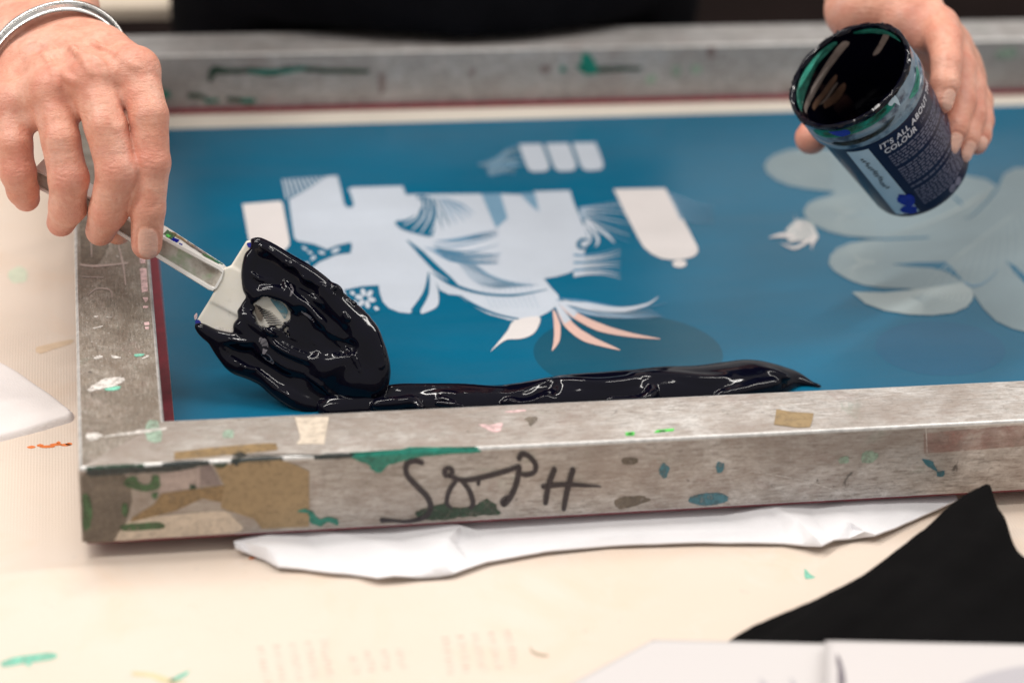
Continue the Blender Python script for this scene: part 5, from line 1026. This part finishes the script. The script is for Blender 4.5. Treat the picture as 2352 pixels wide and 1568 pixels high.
sl_ = Vr[(np.abs((Vr-pb)@up_) < 1.6) & (np.linalg.norm(Vr-cen, axis=1) < 40) & ((Vr-cen)@dn_ < 8)]
e1 = -RT; e1 -= (e1@up_)*up_; e1 /= np.linalg.norm(e1); e2 = np.cross(up_, e1); e2 = e2 if e2[2] > 0 else -e2
ang = np.arctan2((sl_-cen)@e2, (sl_-cen)@e1); rad = np.linalg.norm(sl_-cen, axis=1); N_r = 120; rr_ = np.zeros(N_r); ta = np.linspace(-np.pi, np.pi, N_r, endpoint=False)
ell = 1/np.sqrt((np.cos(ta)/28.5)**2+(np.sin(ta)/26.5)**2)
for i, t_ in enumerate(ta):
    dd = np.abs((ang-t_+np.pi) % (2*np.pi)-np.pi); rr_[i] = max(ell[i], rad[dd < .12].max()+1.4) if (dd < .12).any() and math.sin(t_) > -.2 else ell[i]
for _ in range(40): rr_ = np.maximum(rr_*.6+.4*(np.roll(rr_, 1)+np.roll(rr_, -1)+np.roll(rr_, 3)+np.roll(rr_, -3))/4, ell)
k0 = int(np.argmin(np.abs(ta+.55))); order = [(k0+i) % N_r for i in range(N_r)]
Rg = arr([cen+rr_[i]*(math.cos(ta[i])*e1+math.sin(ta[i])*e2) for i in order])
def band(name, h, off, i0, i1, t_=1.1, tilt=0.):
    P = Rg[i0:i1]; n = len(P); d = np.gradient(P, axis=0); d /= np.linalg.norm(d, axis=1)[:, None]; w0_ = arr([.05, .97, .12]); w = w0_-(d@w0_)[:, None]*d; w /= np.linalg.norm(w, axis=1)[:, None]; out = np.cross(d, w); out /= np.linalg.norm(out, axis=1)[:, None]
    out[((P-cen)*out).sum(1) < 0] *= -1; P = P+out*.7; V = []; K = 10
    for j in range(n):
        for a in np.linspace(0, 2*np.pi, K, endpoint=False):
            ca, sa = math.cos(a), math.sin(a); V.append(P[j]+w[j]*(off+tilt*j/n+h/2*np.sign(ca)*abs(ca)**.6)+out[j]*(t_*np.sign(sa)*abs(sa)**.7))
    F = [[j*K+k, j*K+(k+1) % K, (j+1)*K+(k+1) % K, (j+1)*K+k] for j in range(n-1) for k in range(K)]+[list(range(K)), [(n-1)*K+k for k in range(K)][::-1]]
    return under(mesh_obj(name, V, F, M['silver'], auto=60), br), P, out, w
o, P, out, w = band('flat_band', 7.5, -2., 0, 80, .9, 2.); band('rounded_band', 3., 4.2, 6, 112, 1.3, 1.0)
M['engrave'] = simple('dark_engraving', (.10, .09, .085), .5); mb = MB()
for j, ch in zip(range(7, 25, 2), 'LTCFANAET'):
    c = P[j]+out[j]*1.25-w[j]*1.2; d = P[j+1]-P[j]; d /= np.linalg.norm(d)
    for (x0, z0, x1, z1) in {'L': [(-.5, -1, -.5, 1), (-.5, -1, .6, -1)], 'T': [(0, -1, 0, 1), (-.7, 1, .7, 1)], 'C': [(-.5, -1, -.5, 1), (-.5, 1, .5, 1), (-.5, -1, .5, -1)], 'F': [(-.5, -1, -.5, 1), (-.5, 1, .6, 1), (-.5, 0, .4, 0)], 'A': [(-.6, -1, 0, 1), (0, 1, .6, -1)], 'N': [(-.5, -1, -.5, 1), (-.5, 1, .5, -1), (.5, -1, .5, 1)], 'E': [(-.5, -1, -.5, 1), (-.5, 1, .5, 1), (-.5, 0, .4, 0), (-.5, -1, .5, -1)]}[ch]:
        a, b = c+d*x0+w[j]*z0, c+d*x1+w[j]*z1; e = np.cross(b-a, out[j]); e = e/(np.linalg.norm(e)+1e-9)*.18; mb.add([a+e, b+e, b-e, a-e], [[0, 1, 2, 3]])
under(mb.build('engraving', M['engrave']), br)

# ------------------------------------------------------------------ light
def area(name, loc, aim, sx, sy, power, col=(1, .96, .91)):
    l = bpy.data.lights.new(name, 'AREA'); l.shape = 'RECTANGLE'; l.size = sx; l.size_y = sy; l.energy = power; l.color = col
    o = bpy.data.objects.new(name, l); COL.objects.link(o); o.location = loc; o.rotation_euler = (Vector(aim)-Vector(loc)).to_track_quat('-Z', 'Y').to_euler(); return o
area('ceiling_tube', (-.15, .75, 1.75), (.25, .2, 0), 1.5, .07, 19); area('ceiling_tube', (1.35, .25, 1.65), (.3, .2, 0), .07, 1.5, 15); area('ceiling_tube', (-.95, -.1, 1.75), (.05, .0, 0), .07, 1.5, 17)
w = bpy.data.worlds.new('World'); scene.world = w; w.use_nodes = True; bg = w.node_tree.nodes['Background']; bg.inputs[0].default_value = (1, .955, .91, 1); bg.inputs[1].default_value = .5
scene.view_settings.view_transform = 'Standard'; scene.view_settings.look = 'None'; scene.view_settings.gamma = 1; scene.view_settings.use_curve_mapping = False; scene.view_settings.exposure = .1
scene.render.engine = 'CYCLES'; scene.cycles.use_denoising = True
